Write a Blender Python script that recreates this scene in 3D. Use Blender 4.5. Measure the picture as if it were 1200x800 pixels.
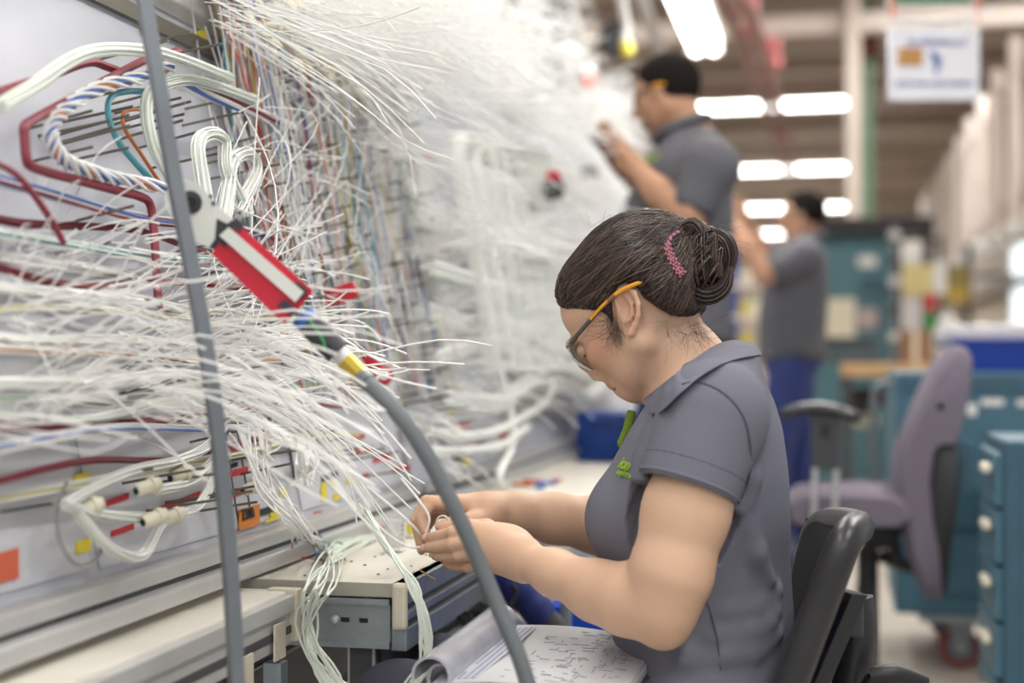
import bpy, bmesh, math, random
import numpy as np
from mathutils import Vector, Matrix
from mathutils.bvhtree import BVHTree

random.seed(7); rng = np.random.default_rng(7)
scn = bpy.context.scene
for o in list(bpy.data.objects): bpy.data.objects.remove(o)
COL = scn.collection
# ------------------------------------------------------------------ camera
FPX = 1667.0                       # focal length in pixels of the 1200x800 frame (50 mm)
CAMH = 1.05
YAW = math.atan2(376.0, FPX)       # aisle direction (+Y) vanishes at pixel (976, 420)
CAM = Vector((0, 0, CAMH))
FW = Vector((-math.sin(YAW), math.cos(YAW), 0)); RT = Vector((math.cos(YAW), math.sin(YAW), 0))
cd = bpy.data.cameras.new('camera'); cam = bpy.data.objects.new('camera', cd); COL.objects.link(cam)
cam.location = CAM; cam.rotation_euler = (math.pi/2, 0, YAW)
cd.sensor_width = 36; cd.lens = FPX/1200*36; cd.shift_y = 20/1200.0
cd.dof.use_dof = True; cd.dof.focus_distance = 1.86; cd.dof.aperture_fstop = 2.0
cd.clip_start = .05; cd.clip_end = 200
scn.camera = cam
# ------------------------------------------------------------------ world + exposure
w = bpy.data.worlds.new('hall_light'); scn.world = w; w.use_nodes = True
w.node_tree.nodes['Background'].inputs[0].default_value = (.93, .96, 1, 1)
w.node_tree.nodes['Background'].inputs[1].default_value = .42
vs = scn.view_settings; vs.view_transform = 'Standard'; vs.look = 'None'; vs.gamma = 1; vs.exposure = 0.62
vs.use_curve_mapping = False
# ------------------------------------------------------------------ pixel helpers
def ray(u, v): return FW + RT*((u-600)/FPX) + Vector((0, 0, (420-v)/FPX))
def at(u, v, d): return CAM + ray(u, v)*d
def pl(u, v, Y): r = ray(u, v); return CAM + r*(Y/r.y)             # on the plane Y = const
def plX(u, v, X): r = ray(u, v); return CAM + r*(X/r.x)
def plZ(u, v, Z): r = ray(u, v); return CAM + r*((Z-CAMH)/r.z)
BN = Vector((1, 0, .2)).normalized(); BU = Vector((-.2, 0, 1)).normalized(); BP = Vector((-.81, 0, .80))
def onb(u, v, off=0.0):                                           # on the leaning board, off metres in front of it
    r = ray(u, v); t = (off-(CAM-BP).dot(BN))/r.dot(BN); return CAM + r*t
def bd(y, z, off=0.0): return Vector((-.81-.2*(z-.80), y, z)) + BN*off

# ------------------------------------------------------------------ materials
def lin(c):
    return tuple(((x/255)/12.92 if x/255 <= .04045 else ((x/255+.055)/1.055)**2.4) for x in c)
MATS = {}
def mat(name, rgb, rough=.55, metal=0.0, var=.06, vs_=12, bump=0.0, bs=80, spec=.5, emit=0, trans=0, vcol=False, alpha=1, coat=0, sss=0):
    if name in MATS: return MATS[name]
    m = bpy.data.materials.new(name); m.use_nodes = True; nt = m.node_tree; N = nt.nodes; L = nt.links
    b = N['Principled BSDF']; c = lin(rgb)
    tc = N.new('ShaderNodeTexCoord')
    nz = N.new('ShaderNodeTexNoise'); nz.inputs['Scale'].default_value = vs_; nz.inputs['Detail'].default_value = 4
    L.new(tc.outputs['Object'], nz.inputs['Vector'])
    mx = N.new('ShaderNodeMix'); mx.data_type = 'RGBA'
    if vcol:
        at_ = N.new('ShaderNodeAttribute'); at_.attribute_name = 'Col'
        mm = N.new('ShaderNodeMix'); mm.data_type = 'RGBA'; mm.blend_type = 'MULTIPLY'; mm.inputs['Factor'].default_value = 1
        mx.inputs['A'].default_value = (1-var,)*3+(1,); mx.inputs['B'].default_value = (1+var,)*3+(1,)
        L.new(nz.outputs['Fac'], mx.inputs['Factor']); L.new(at_.outputs['Color'], mm.inputs['A']); L.new(mx.outputs['Result'], mm.inputs['B'])
        L.new(mm.outputs['Result'], b.inputs['Base Color'])
    else:
        mx.inputs['A'].default_value = tuple(x*(1-var*2) for x in c)+(1,); mx.inputs['B'].default_value = tuple(min(1, x*(1+var*2)) for x in c)+(1,)
        L.new(nz.outputs['Fac'], mx.inputs['Factor']); L.new(mx.outputs['Result'], b.inputs['Base Color'])
    b.inputs['Roughness'].default_value = rough; b.inputs['Metallic'].default_value = metal
    b.inputs['Specular IOR Level'].default_value = spec; b.inputs['Alpha'].default_value = alpha
    b.inputs['Transmission Weight'].default_value = trans; b.inputs['Coat Weight'].default_value = coat
    if sss: b.inputs['Subsurface Weight'].default_value = sss; b.inputs['Subsurface Radius'].default_value = (.012, .005, .003); b.inputs['Subsurface Scale'].default_value = 1
    if emit:
        b.inputs['Emission Color'].default_value = c+(1,); b.inputs['Emission Strength'].default_value = emit
    if bump:
        n2 = N.new('ShaderNodeTexNoise'); n2.inputs['Scale'].default_value = bs; n2.inputs['Detail'].default_value = 3
        L.new(tc.outputs['Object'], n2.inputs['Vector'])
        bp = N.new('ShaderNodeBump'); bp.inputs['Strength'].default_value = bump; bp.inputs['Distance'].default_value = .002
        L.new(n2.outputs['Fac'], bp.inputs['Height']); L.new(bp.outputs['Normal'], b.inputs['Normal'])
    MATS[name] = m; return m

# ------------------------------------------------------------------ objects
def tag(o, label=None, cat=None, group=None, kind=None):
    if label: o['label'] = label
    if cat: o['category'] = cat
    if group: o['group'] = group
    if kind: o['kind'] = kind
    return o
def empty(name, loc, label=None, cat=None, group=None, kind=None):
    o = bpy.data.objects.new(name, None); COL.objects.link(o); o.location = loc; o.empty_display_size = .05
    return tag(o, label, cat, group, kind)
def link(name, me, m, parent=None, smooth=True):
    o = bpy.data.objects.new(name, me); COL.objects.link(o)
    for x in (m if isinstance(m, (list, tuple)) else [m]): me.materials.append(x)
    if smooth: me.polygons.foreach_set('use_smooth', [True]*len(me.polygons))
    if parent is not None:
        o.parent = parent; p = parent; off = Vector()
        while p is not None: off += p.location; p = p.parent      # parents are never rotated when built
        o.location = -off
    return o
class MB:
    def __init__(s): s.v = []; s.f = []; s.m = []
    def add(s, vs, fs, mi=0):
        n = len(s.v); s.v += [tuple(x) for x in vs]; s.f += [tuple(i+n for i in f) for f in fs]; s.m += [mi]*len(fs); return s
    def box(s, c, size, mi=0, rot=None, bev=0.0):
        c = Vector(c); hx, hy, hz = size[0]/2, size[1]/2, size[2]/2
        if bev <= 0:
            P = [Vector((x*hx, y*hy, z*hz)) for z in (-1, 1) for y in (-1, 1) for x in (-1, 1)]
            F = [(0, 2, 3, 1), (4, 5, 7, 6), (0, 1, 5, 4), (2, 6, 7, 3), (0, 4, 6, 2), (1, 3, 7, 5)]
        else:
            b = min(bev, hx*.95, hy*.95, hz*.95)
            bm = bmesh.new(); bmesh.ops.create_cube(bm, size=1)
            for q in bm.verts: q.co = Vector((q.co.x*2*hx, q.co.y*2*hy, q.co.z*2*hz))
            bmesh.ops.bevel(bm, geom=bm.edges[:], offset=b, segments=2, affect='EDGES', profile=.6)
            bm.verts.ensure_lookup_table(); P = [q.co.copy() for q in bm.verts]; F = [[q.index for q in f.verts] for f in bm.faces]; bm.free()
        if rot is not None: P = [rot @ p for p in P]
        return s.add([p+c for p in P], F, mi)
    def bx(s, x0, x1, y0, y1, z0, z1, mi=0, bev=0.0): return s.box(((x0+x1)/2, (y0+y1)/2, (z0+z1)/2), (x1-x0, y1-y0, z1-z0), mi, None, bev)
    def beam(s, a, b, wd, ht, mi=0, bev=0.0, up=(0, 0, 1)):
        a = Vector(a); b = Vector(b); y = (b-a).normalized(); up = Vector(up)
        x = y.cross(up).normalized(); z = x.cross(y)
        R = Matrix((x, y, z)).transposed()
        return s.box((a+b)/2, (wd, (b-a).length, ht), mi, R, bev)
    def tube(s, pts, r, n=8, mi=0, cap=True, closed=False):
        pts = [Vector(p) for p in pts]; k = len(pts); rr = r if isinstance(r, (list, tuple)) else [r]*k
        T = []
        for i in range(k):
            a = pts[(i-1) % k] if (closed or i > 0) else pts[0]; b = pts[(i+1) % k] if (closed or i < k-1) else pts[-1]
            t = (b-a); T.append(t.normalized() if t.length > 1e-9 else Vector((0, 0, 1)))
        up = Vector((0, 0, 1)) if abs(T[0].z) < .9 else Vector((1, 0, 0))
        x = T[0].cross(up).normalized(); V = []
        for i in range(k):
            x = (x - T[i]*x.dot(T[i])); x = x.normalized() if x.length > 1e-6 else T[i].orthogonal().normalized(); y = T[i].cross(x)
            for j in range(n):
                a = 2*math.pi*j/n; V.append(pts[i] + (x*math.cos(a)+y*math.sin(a))*rr[i])
        F = []
        for i in range(k if closed else k-1):
            for j in range(n):
                i2 = (i+1) % k; j2 = (j+1) % n
                F.append((i*n+j, i*n+j2, i2*n+j2, i2*n+j))
        if cap and not closed: F += [tuple(range(n-1, -1, -1)), tuple((k-1)*n+j for j in range(n))]
        return s.add(V, F, mi)
    def cyl(s, a, b, r, n=16, mi=0, r2=None):
        return s.tube([a, b], [r, r if r2 is None else r2], n, mi)
    def lathe(s, base, axis, prof, n=20, mi=0):            # prof: (r, h) pairs
        base = Vector(base); axis = Vector(axis).normalized(); x = axis.orthogonal().normalized(); y = axis.cross(x); V = []; F = []; k = len(prof)
        for r, h in prof:
            for j in range(n):
                a = 2*math.pi*j/n; V.append(base+axis*h+(x*math.cos(a)+y*math.sin(a))*r)
        for i in range(k-1):
            for j in range(n): F.append((i*n+j, i*n+(j+1) % n, (i+1)*n+(j+1) % n, (i+1)*n+j))
        F += [tuple(range(n-1, -1, -1)), tuple((k-1)*n+j for j in range(n))]
        return s.add(V, F, mi)
    def ell(s, c, r, mi=0, n=12, rot=None):
        c = Vector(c); V = []; F = []; m = n//2+1
        for i in range(m+1):
            th = math.pi*i/m
            for j in range(n):
                a = 2*math.pi*j/n; p = Vector((r[0]*math.sin(th)*math.cos(a), r[1]*math.sin(th)*math.sin(a), r[2]*math.cos(th)))
                V.append((rot @ p if rot is not None else p)+c)
        for i in range(m):
            for j in range(n): F.append((i*n+j, (i+1)*n+j, (i+1)*n+(j+1) % n, i*n+(j+1) % n))
        return s.add(V, F, mi)
    def prism(s, poly, ext, mi=0):                          # poly: list of 3d points, ext: vector
        k = len(poly); ext = Vector(ext); V = [Vector(p) for p in poly]+[Vector(p)+ext for p in poly]
        F = [tuple(range(k-1, -1, -1)), tuple(range(k, 2*k))]+[(i, (i+1) % k, k+(i+1) % k, k+i) for i in range(k)]
        return s.add(V, F, mi)
    def mesh(s, name):
        me = bpy.data.meshes.new(name); me.from_pydata(s.v, [], s.f)
        if any(s.m): me.polygons.foreach_set('material_index', s.m)
        me.update(); return me
    def build(s, name, m, parent=None, smooth=False):
        me = s.mesh(name); o = link(name, me, m, parent, False)
        bm = bmesh.new(); bm.from_mesh(me); bmesh.ops.recalc_face_normals(bm, faces=bm.faces)
        if smooth:
            for f in bm.faces: f.smooth = True
            for e in bm.edges:
                if len(e.link_faces) == 2 and e.calc_face_angle(0) > .75: e.smooth = False
        bm.to_mesh(me); bm.free(); return o
def crv(pts, n=24):                                         # Catmull-Rom through points
    P = [Vector(p) for p in pts]; P = [P[0]*2-P[1]]+P+[P[-1]*2-P[-2]]; out = []
    seg = len(P)-3; 
    for i in range(n):
        t = i/(n-1)*seg; k = min(int(t), seg-1); f = t-k
        a, b, c, d = P[k:k+4]
        out.append(.5*((2*b)+(c-a)*f+(2*a-5*b+4*c-d)*f*f+(3*b-a-3*c+d)*f**3))
    return out
def many_tubes(paths, radii, sides=4):                      # numpy: all paths with the same number of points
    P = np.asarray(paths, dtype=np.float64); K, n, _ = P.shape; R = np.asarray(radii)[:, None, None, None]
    T = np.gradient(P, axis=1); T /= np.linalg.norm(T, axis=2, keepdims=True)+1e-12
    ref = np.array([.31, .55, .77]); X = np.cross(T, ref); X /= np.linalg.norm(X, axis=2, keepdims=True)+1e-9; Y = np.cross(T, X)
    a = np.arange(sides)*2*np.pi/sides
    V = P[:, :, None, :]+R*(X[:, :, None, :]*np.cos(a)[None, None, :, None]+Y[:, :, None, :]*np.sin(a)[None, None, :, None])
    V = V.reshape(-1, 3)
    i = np.arange(n-1)[:, None]; j = np.arange(sides)[None, :]; j2 = (j+1) % sides
    q = np.stack([i*sides+j, i*sides+j2, (i+1)*sides+j2, (i+1)*sides+j], -1).reshape(-1, 4)
    F = (q[None]+(np.arange(K)*n*sides)[:, None, None]).reshape(-1, 4)
    return V, F
def np_mesh(name, V, F):
    me = bpy.data.meshes.new(name); V = np.asarray(V, dtype=np.float32); F = np.asarray(F, dtype=np.int32)
    me.vertices.add(len(V)); me.vertices.foreach_set('co', V.ravel())
    k = F.shape[1]; me.loops.add(F.size); me.loops.foreach_set('vertex_index', F.ravel())
    me.polygons.add(len(F)); me.polygons.foreach_set('loop_start', np.arange(0, F.size, k, dtype=np.int32))
    me.update(calc_edges=True); me.validate(); return me
def text_obj(name, body, loc, size, xdir, ydir, m, parent=None, extrude=.0004, bold=0.0):
    cu = bpy.data.curves.new(name, 'FONT'); cu.body = body; cu.size = size; cu.extrude = extrude; cu.align_x = 'CENTER'; cu.align_y = 'CENTER'; cu.offset = bold
    o = bpy.data.objects.new(name, cu); COL.objects.link(o); bpy.context.view_layer.update()
    me = bpy.data.meshes.new_from_object(o.evaluated_get(bpy.context.evaluated_depsgraph_get())); bpy.data.objects.remove(o)
    x = Vector(xdir).normalized(); y = Vector(ydir).normalized(); z = x.cross(y)
    Mx = Matrix((x, y, z)).transposed().to_4x4(); Mx.translation = Vector(loc); me.transform(Mx); me.materials.clear()
    return link(name, me, m, parent, False)
def copy_tree(o, parent=None):
    c = o.copy(); COL.objects.link(c)
    if parent is not None: c.parent = parent
    for ch in [q for q in bpy.data.objects if q.parent == o]: copy_tree(ch, c)
    return c

# ------------------------------------------------------------------ implicit surfaces for bodies
class SDF:
    def __init__(s, lo, hi, h):
        s.lo = np.array(lo, float); s.h = h; s.n = np.ceil((np.array(hi)-s.lo)/h).astype(int)+1
        s.d = np.full(s.n, 1.0, np.float32)
    def sub(s, lo, hi):
        a = np.clip(np.floor((np.array(lo)-s.lo)/s.h).astype(int), 0, s.n); b = np.clip(np.ceil((np.array(hi)-s.lo)/s.h).astype(int)+1, 0, s.n)
        sl = tuple(slice(a[i], b[i]) for i in range(3))
        ax = [s.lo[i]+s.h*np.arange(a[i], b[i]) for i in range(3)]
        return sl, np.stack(np.meshgrid(*ax, indexing='ij'), -1).astype(np.float32)
    def op(s, sl, d, k, mode):
        D = s.d[sl]
        if D.size == 0: return
        if mode == 'sub': d = -d; D2 = -D; 
        else: D2 = D
        if mode == 'sub': d, D2 = -d, D      # max(D, -d)
        if mode == 'add':
            if k > 0: hh = np.clip(.5+.5*(D-d)/k, 0, 1); r = D*(1-hh)+d*hh-k*hh*(1-hh)
            else: r = np.minimum(D, d)
        else:
            e = -d
            if k > 0: hh = np.clip(.5-.5*(D-e)/k, 0, 1); r = D*(1-hh)+e*hh+k*hh*(1-hh)
            else: r = np.maximum(D, e)
        s.d[sl] = r
    def cone(s, a, b, ra, rb, k=.01, mode='add'):
        a = np.array(a, np.float32); b = np.array(b, np.float32); m = max(ra, rb)+k+3*s.h
        sl, p = s.sub(np.minimum(a, b)-m, np.maximum(a, b)+m)
        ba = b-a; t = np.clip(((p-a)@ba)/max(float(ba@ba), 1e-12), 0, 1)
        d = np.linalg.norm(p-a-t[..., None]*ba, axis=-1)-(ra+(rb-ra)*t)
        s.op(sl, d, k, mode); return s
    def chain(s, pts, rs, k=.01, mode='add'):
        for i in range(len(pts)-1): s.cone(pts[i], pts[i+1], rs[i], rs[i+1], k, mode)
        return s
    def ell(s, c, r, axes=None, k=.01, mode='add'):
        c = np.array(c, np.float32); r = np.array(r, np.float32); m = float(max(r))+k+3*s.h
        sl, p = s.sub(c-m, c+m); q = p-c
        if axes is not None: q = q@np.array([list(x) for x in axes], np.float32).T
        k0 = np.linalg.norm(q/r, axis=-1); k1 = np.linalg.norm(q/(r*r), axis=-1)+1e-9
        s.op(sl, k0*(k0-1)/k1, k, mode); return s
    def loft(s, rows, k=.02, pw=2.3, mode='add'):            # rows: (z, cx, cy, rx, ry)
        rows = sorted(rows); R = np.array(rows, np.float32); zs = R[:, 0]
        m = float(R[:, 3:].max())+.05
        sl, p = s.sub((R[:, 1].min()-m, R[:, 2].min()-m, zs[0]-.05), (R[:, 1].max()+m, R[:, 2].max()+m, zs[-1]+.05))
        z = p[..., 2]; zc = np.clip(z, zs[0], zs[-1])
        zz = zc[0, 0, :]; fine = lambda c: np.convolve(np.pad(np.interp(zz, zs, R[:, c]), 4, 'edge'), np.ones(9)/9, 'valid').astype(np.float32)
        cx, cy, rx, ry = fine(1), fine(2), fine(3), fine(4)
        g = (np.abs((p[..., 0]-cx)/rx)**pw+np.abs((p[..., 1]-cy)/ry)**pw)**(1/pw)
        d = (g-1)*np.minimum(rx, ry); dz = np.abs(z-zc)
        d = np.where(dz > 0, np.sqrt(np.maximum(d, 0)**2+dz**2)+np.minimum(d, 0)*(dz <= 0), d)
        s.op(sl, d, k, mode); return s
    def plane(s, p0, nrm, lo, hi, k=0.0):                    # cut away the side the normal points to
        sl, p = s.sub(lo, hi); d = (p-np.array(p0, np.float32))@np.array(Vector(nrm).normalized(), np.float32)
        s.op(sl, -d, k, 'sub'); return s
    def mesh(s, smooth=1):
        D = s.d; n = D.shape; ins = D < 0
        c = np.zeros((n[0]-1, n[1]-1, n[2]-1), np.uint8)
        off = [(i, j, k) for i in (0, 1) for j in (0, 1) for k in (0, 1)]
        for i, j, k in off: c += ins[i:n[0]-1+i, j:n[1]-1+j, k:n[2]-1+k]
        act = np.argwhere((c > 0) & (c < 8)); idx = np.full(c.shape, -1, np.int32); idx[tuple(act.T)] = np.arange(len(act))
        vals = {o: D[tuple((act+o).T)] for o in off}
        S = np.zeros((len(act), 3)); cnt = np.zeros(len(act))
        for a in off:
            for ax in range(3):
                if a[ax]: continue
                b = list(a); b[ax] = 1; b = tuple(b); va, vb = vals[a], vals[b]; m = (va < 0) != (vb < 0)
                t = np.where(m, va/(va-vb+1e-20), 0)
                q = np.array(a, float)[None].repeat(len(act), 0); q[:, ax] += t
                S += q*m[:, None]; cnt += m
        V = (act+S/cnt[:, None])*s.h+s.lo; F = []
        for ax in range(3):
            a1, a2 = (ax+1) % 3, (ax+2) % 3
            sl0 = [slice(None)]*3; sl1 = [slice(None)]*3; sl0[ax] = slice(0, -1); sl1[ax] = slice(1, None)
            ch = ins[tuple(sl0)] != ins[tuple(sl1)]; e = np.argwhere(ch)
            e = e[(e[:, a1] > 0) & (e[:, a2] > 0) & (e[:, a1] < n[a1]-1) & (e[:, a2] < n[a2]-1)]
            d1 = np.zeros(3, int); d1[a1] = 1; d2 = np.zeros(3, int); d2[a2] = 1
            q = np.stack([idx[tuple(e.T)], idx[tuple((e-d1).T)], idx[tuple((e-d1-d2).T)], idx[tuple((e-d2).T)]], 1)
            fl = ins[tuple(e.T)]; q[~fl] = q[~fl][:, ::-1]; F.append(q)
        F = np.concatenate(F); F = F[(F >= 0).all(1)]
        for _ in range(smooth):
            A = np.zeros_like(V); C = np.zeros(len(V))
            for i in range(4):
                np.add.at(A, F[:, i], V[F[:, (i+1) % 4]]); np.add.at(C, F[:, i], 1)
                np.add.at(A, F[:, (i+1) % 4], V[F[:, i]]); np.add.at(C, F[:, (i+1) % 4], 1)
            V = V*.5+.5*A/np.maximum(C, 1)[:, None]
        return V, F
def paint(me, cols):
    a = me.color_attributes.new('Col', 'FLOAT_COLOR', 'POINT'); c = np.ones((len(cols), 4), np.float32); c[:, :3] = cols
    a.data.foreach_set('color', c.ravel())
def near(V, p, r):                                           # soft mask around a point
    d = np.linalg.norm(V-np.array(p), axis=1); return np.clip(1.3-d/r, 0, 1)
def nearseg(V, a, b, r, soft=.3):
    a = np.array(a); b = np.array(b); ba = b-a; t = np.clip(((V-a)@ba)/(ba@ba), 0, 1)
    d = np.linalg.norm(V-a-t[:, None]*ba, axis=1); return np.clip((1+soft-d/r)/(2*soft), 0, 1)
def mixc(C, col, m): return C*(1-m[:, None])+np.array(lin(col))*m[:, None]
# ================================================================== the hall
m_floor = mat('floor_concrete', (186, 178, 166), .45, var=.05, vs_=2, bump=.05)
m_wall = mat('wall_beige', (205, 195, 180), .8, var=.03)
m_clad = mat('wall_cladding', (196, 190, 182), .6, var=.03)
m_ceil = mat('ceiling_sheet', (222, 209, 197), .7, var=.06, vs_=1)
m_beam = mat('beam_paint', (196, 183, 173), .6, var=.04)
m_beamw = mat('beam_pale', (226, 214, 206), .5, var=.03)
m_green = mat('green_paint', (96, 130, 104), .5)
m_alu = mat('aluminium', (206, 206, 205), .42, .35, var=.05)
m_alud = mat('aluminium_groove', (92, 92, 94), .6, .4)
m_galv = mat('galvanised_steel', (160, 168, 172), .42, .7, var=.12, vs_=40)
m_tube = mat('lamp_tube', (255, 252, 246), .5, emit=6.0)
m_fix = mat('fixture_white', (230, 230, 226), .5)
m_black = mat('black_plastic', (34, 34, 37), .45, var=.1)
m_dark = mat('dark_grey_plastic', (66, 66, 70), .5, var=.08)
m_white = mat('white_enamel', (228, 228, 226), .5, var=.03)

o = MB().bx(-6, 6, -3, 46, -.1, 0).build('floor', m_floor); tag(o, 'smooth beige concrete factory floor', kind='structure')
o = MB().bx(-6, -5.9, -3, 46, 0, 5).build('wall_left', m_wall); tag(o, kind='structure', label='beige factory wall behind the harness boards')
wr = MB().bx(2.6, 2.75, 6, 46, 0, 5).build('wall_right', m_wall); tag(wr, kind='structure', label='beige factory wall along the aisle')
for i in range(9):
    MB().bx(2.54, 2.6, 6, 46, 2.0+i*.3, 2.2+i*.3, bev=.02).build('cladding_panel', m_clad, wr)
wf = MB().bx(-6, 2.75, 46, 46.15, 0, 5).build('wall_far', m_wall); tag(wf, kind='structure', label='far end wall of the hall')
ce = MB().bx(-6, 6, -3, 46.1, 5, 5.12).build('ceiling', m_ceil); tag(ce, kind='structure', label='taupe ribbed sheet ceiling of the hall')
for i in range(22):
    y = 12.4+i*1.6
    b = MB(); b.bx(-6, 5.9, y-.09, y+.09, 4.74, 4.77); b.bx(-6, 5.9, y-.012, y+.012, 4.77, 4.98); b.bx(-6, 5.9, y-.09, y+.09, 4.97, 5)
    b.build('beam', m_beam, ce)
for i in range(5):
    y = 16.5+i*6.75
    MB().bx(-6, 5.9, y-.1, y+.1, 4.52, 4.74, bev=.01).build('girder', m_beam, ce)
# pale purlin seen over the board
MB().bx(-5.8, 5.8, 13.9, 14.1, 4.16, 4.34, bev=.01).build('purlin', m_beamw, ce)
MB().bx(-5.8, 5.8, 14.6, 14.7, 4.8, 5.0).build('purlin', m_beamw, ce)
# window in the right wall
wn = MB().bx(2.52, 2.56, 17.4, 21.5, 1.0, 2.6).build('window_1', mat('window_glass', (225, 238, 245), .2, emit=1.0)); tag(wn, 'tall bright window in the beige wall', kind='structure')
fr = MB(); 
for y in (17.35, 19.4, 21.5): fr.bx(2.49, 2.57, y-.04, y+.04, .95, 2.65)
fr.bx(2.49, 2.57, 17.35, 21.5, .92, 1.0); fr.bx(2.49, 2.57, 17.35, 21.5, 2.6, 2.68); fr.build('window_frame', m_white, wn)
o = MB().bx(2.42, 2.5, 7, 40, 2.02, 2.14).build('trim_1', mat('conduit_dark', (110, 102, 96), .5)); tag(o, 'dark conduit running along the wall', kind='structure')
# columns
c0 = at(1000, 420, 13.4); o = MB()
o.bx(c0.x-.07, c0.x+.07, c0.y-.09, c0.y-.07, 0, 5); o.bx(c0.x-.07, c0.x+.07, c0.y+.07, c0.y+.09, 0, 5); o.bx(c0.x-.012, c0.x+.012, c0.y-.08, c0.y+.08, 0, 5)
tag(o.build('steel_column', m_beam), 'slim taupe steel column rising to the ceiling', 'column')
c1 = at(1017, 420, 14.2); e = empty('green_column', (c1.x, c1.y, 0), 'green painted steel column with a rusty bracket', 'column')
MB().bx(c1.x-.05, c1.x+.05, c1.y-.05, c1.y+.05, 2.4, 5, bev=.005).build('post', m_green, e)
MB().bx(c1.x-.05, c1.x+.05, c1.y-.05, c1.y+.05, 0, 2.35).build('lower_post', m_beam, e)
MB().bx(c1.x-.07, c1.x+.10, c1.y-.07, c1.y+.07, 4.05, 4.3, bev=.02).build('bracket', mat('rust', (120, 70, 60), .7), e)

# ---- fluorescent fixtures; each carries its own area light just under the tubes
def fixture(a, b, label, group, wd=.16, m=m_tube, power=8):
    a = Vector(a); b = Vector(b); mid = (a+b)/2
    e = empty('fluorescent_lamp', (mid.x, mid.y, mid.z), label, 'ceiling lamp', group)
    MB().beam(a+Vector((0, 0, .09)), b+Vector((0, 0, .09)), wd*1.1, .05, bev=.005).build('housing', m_fix, e)
    dr = (b-a).normalized(); side = dr.cross(Vector((0, 0, 1)))
    for s in (-1, 1):
        MB().cyl(a+side*s*wd*.26+Vector((0, 0, .03)), b+side*s*wd*.26+Vector((0, 0, .03)), wd*.17, 10).build('tube', m, e, True)
    for p in (a, b): MB().beam(p-dr*.02+Vector((0, 0, .045)), p+dr*.02+Vector((0, 0, .045)), wd, .07).build('end_cap', m_fix, e)
    for f in (.2, .8):
        q = a.lerp(b, f); MB().cyl((q.x, q.y, q.z+.11), (q.x, q.y, 5.0), .006, 6).build('hanger', m_alu, e)
    l = bpy.data.lights.new('lamp_light', 'AREA'); l.shape = 'RECTANGLE'; l.size = (b-a).length-.06; l.size_y = wd*.9; l.energy = power; l.color = (1, .985, .96)
    o = bpy.data.objects.new('lamp_light', l); COL.objects.link(o); o.parent = e; o.location = (0, 0, -.012); o.rotation_euler = (0, 0, math.atan2(dr.y, dr.x))
    return e
d0 = 20.0
for row, k in enumerate((1.0, 1.34, 1.685, 2.03)):
    d = d0*k; z = CAMH+295/FPX*d0; Yr = at(940, 420, d).y
    for j in range(-2, 1):
        x0 = at(899, 420, d0).x + j*1.26
        if row == 0 and j == -2: continue
        fixture((x0+.07, Yr, z), (x0+1.2, Yr, z), 'lit twin-tube lamp hanging crosswise over the far aisle', 'lamps across the far aisle', .26, power=48)
for y in (7.6, 12.2):  # added lamps above the view, there to brighten the near hall
    for x in (-3.2, .3, 1.6): fixture((x, y, 4.55), (x+1.2, y, 4.55), 'added twin-tube lamp out of view, crosswise high over the near hall', 'added lamps across the near hall', .26, power=58)
# ---- lamps along the harness board (the same row goes on over the bench, above the frame)
for y0 in (-1.6, .35, 2.3, 4.1, 5.98):
    fixture((-.63, y0, 2.58), (-.63, y0+1.25, 2.58), 'bright twin-tube lamp hung lengthwise above the harness board', 'lamps over the boards', .17, power=5.5)
for y0 in (-2.2, .4, 3.0):
    fixture((.95, y0, 3.2), (.95, y0+1.25, 3.2), 'bright twin-tube lamp hung lengthwise above the aisle', 'lamps over the aisle', .22, power=17)
# ================================================================== harness boards, rails, shelves, tables
m_board = mat('board_paper', (196, 198, 206), .5, var=.05, vs_=5)
m_peg = mat('steel_peg', (122, 118, 106), .4, .6, var=.1)
m_red = mat('red_label', (196, 44, 52), .5); m_yel = mat('yellow_label', (232, 214, 60), .5); m_orange = mat('orange_label', (222, 132, 48), .6)
m_ink = mat('print_black', (30, 30, 32), .6); m_paper = mat('paper_white', (232, 232, 230), .6, var=.03)
m_maroon = mat('maroon_tape', (128, 38, 54), .5, var=.12, vs_=60)
m_wire = mat('wire_white', (243, 243, 240), .42, var=.03, vs_=30, spec=.4)
m_wireg = mat('wire_pale_green', (220, 228, 216), .42, var=.03)
m_blue = mat('wire_blue', (66, 108, 186), .4); m_teal = mat('wire_teal', (78, 160, 172), .4); m_orw = mat('wire_orange', (208, 120, 60), .4)
m_yelw = mat('wire_yellow', (214, 196, 84), .4); m_greenw = mat('wire_green', (70, 150, 96), .4); m_redw = mat('wire_red', (190, 50, 56), .4)
m_cream = mat('connector_cream', (226, 220, 198), .45)
m_tape = mat('masking_tape', (216, 208, 188), .7, bump=.1)
boards = []
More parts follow.
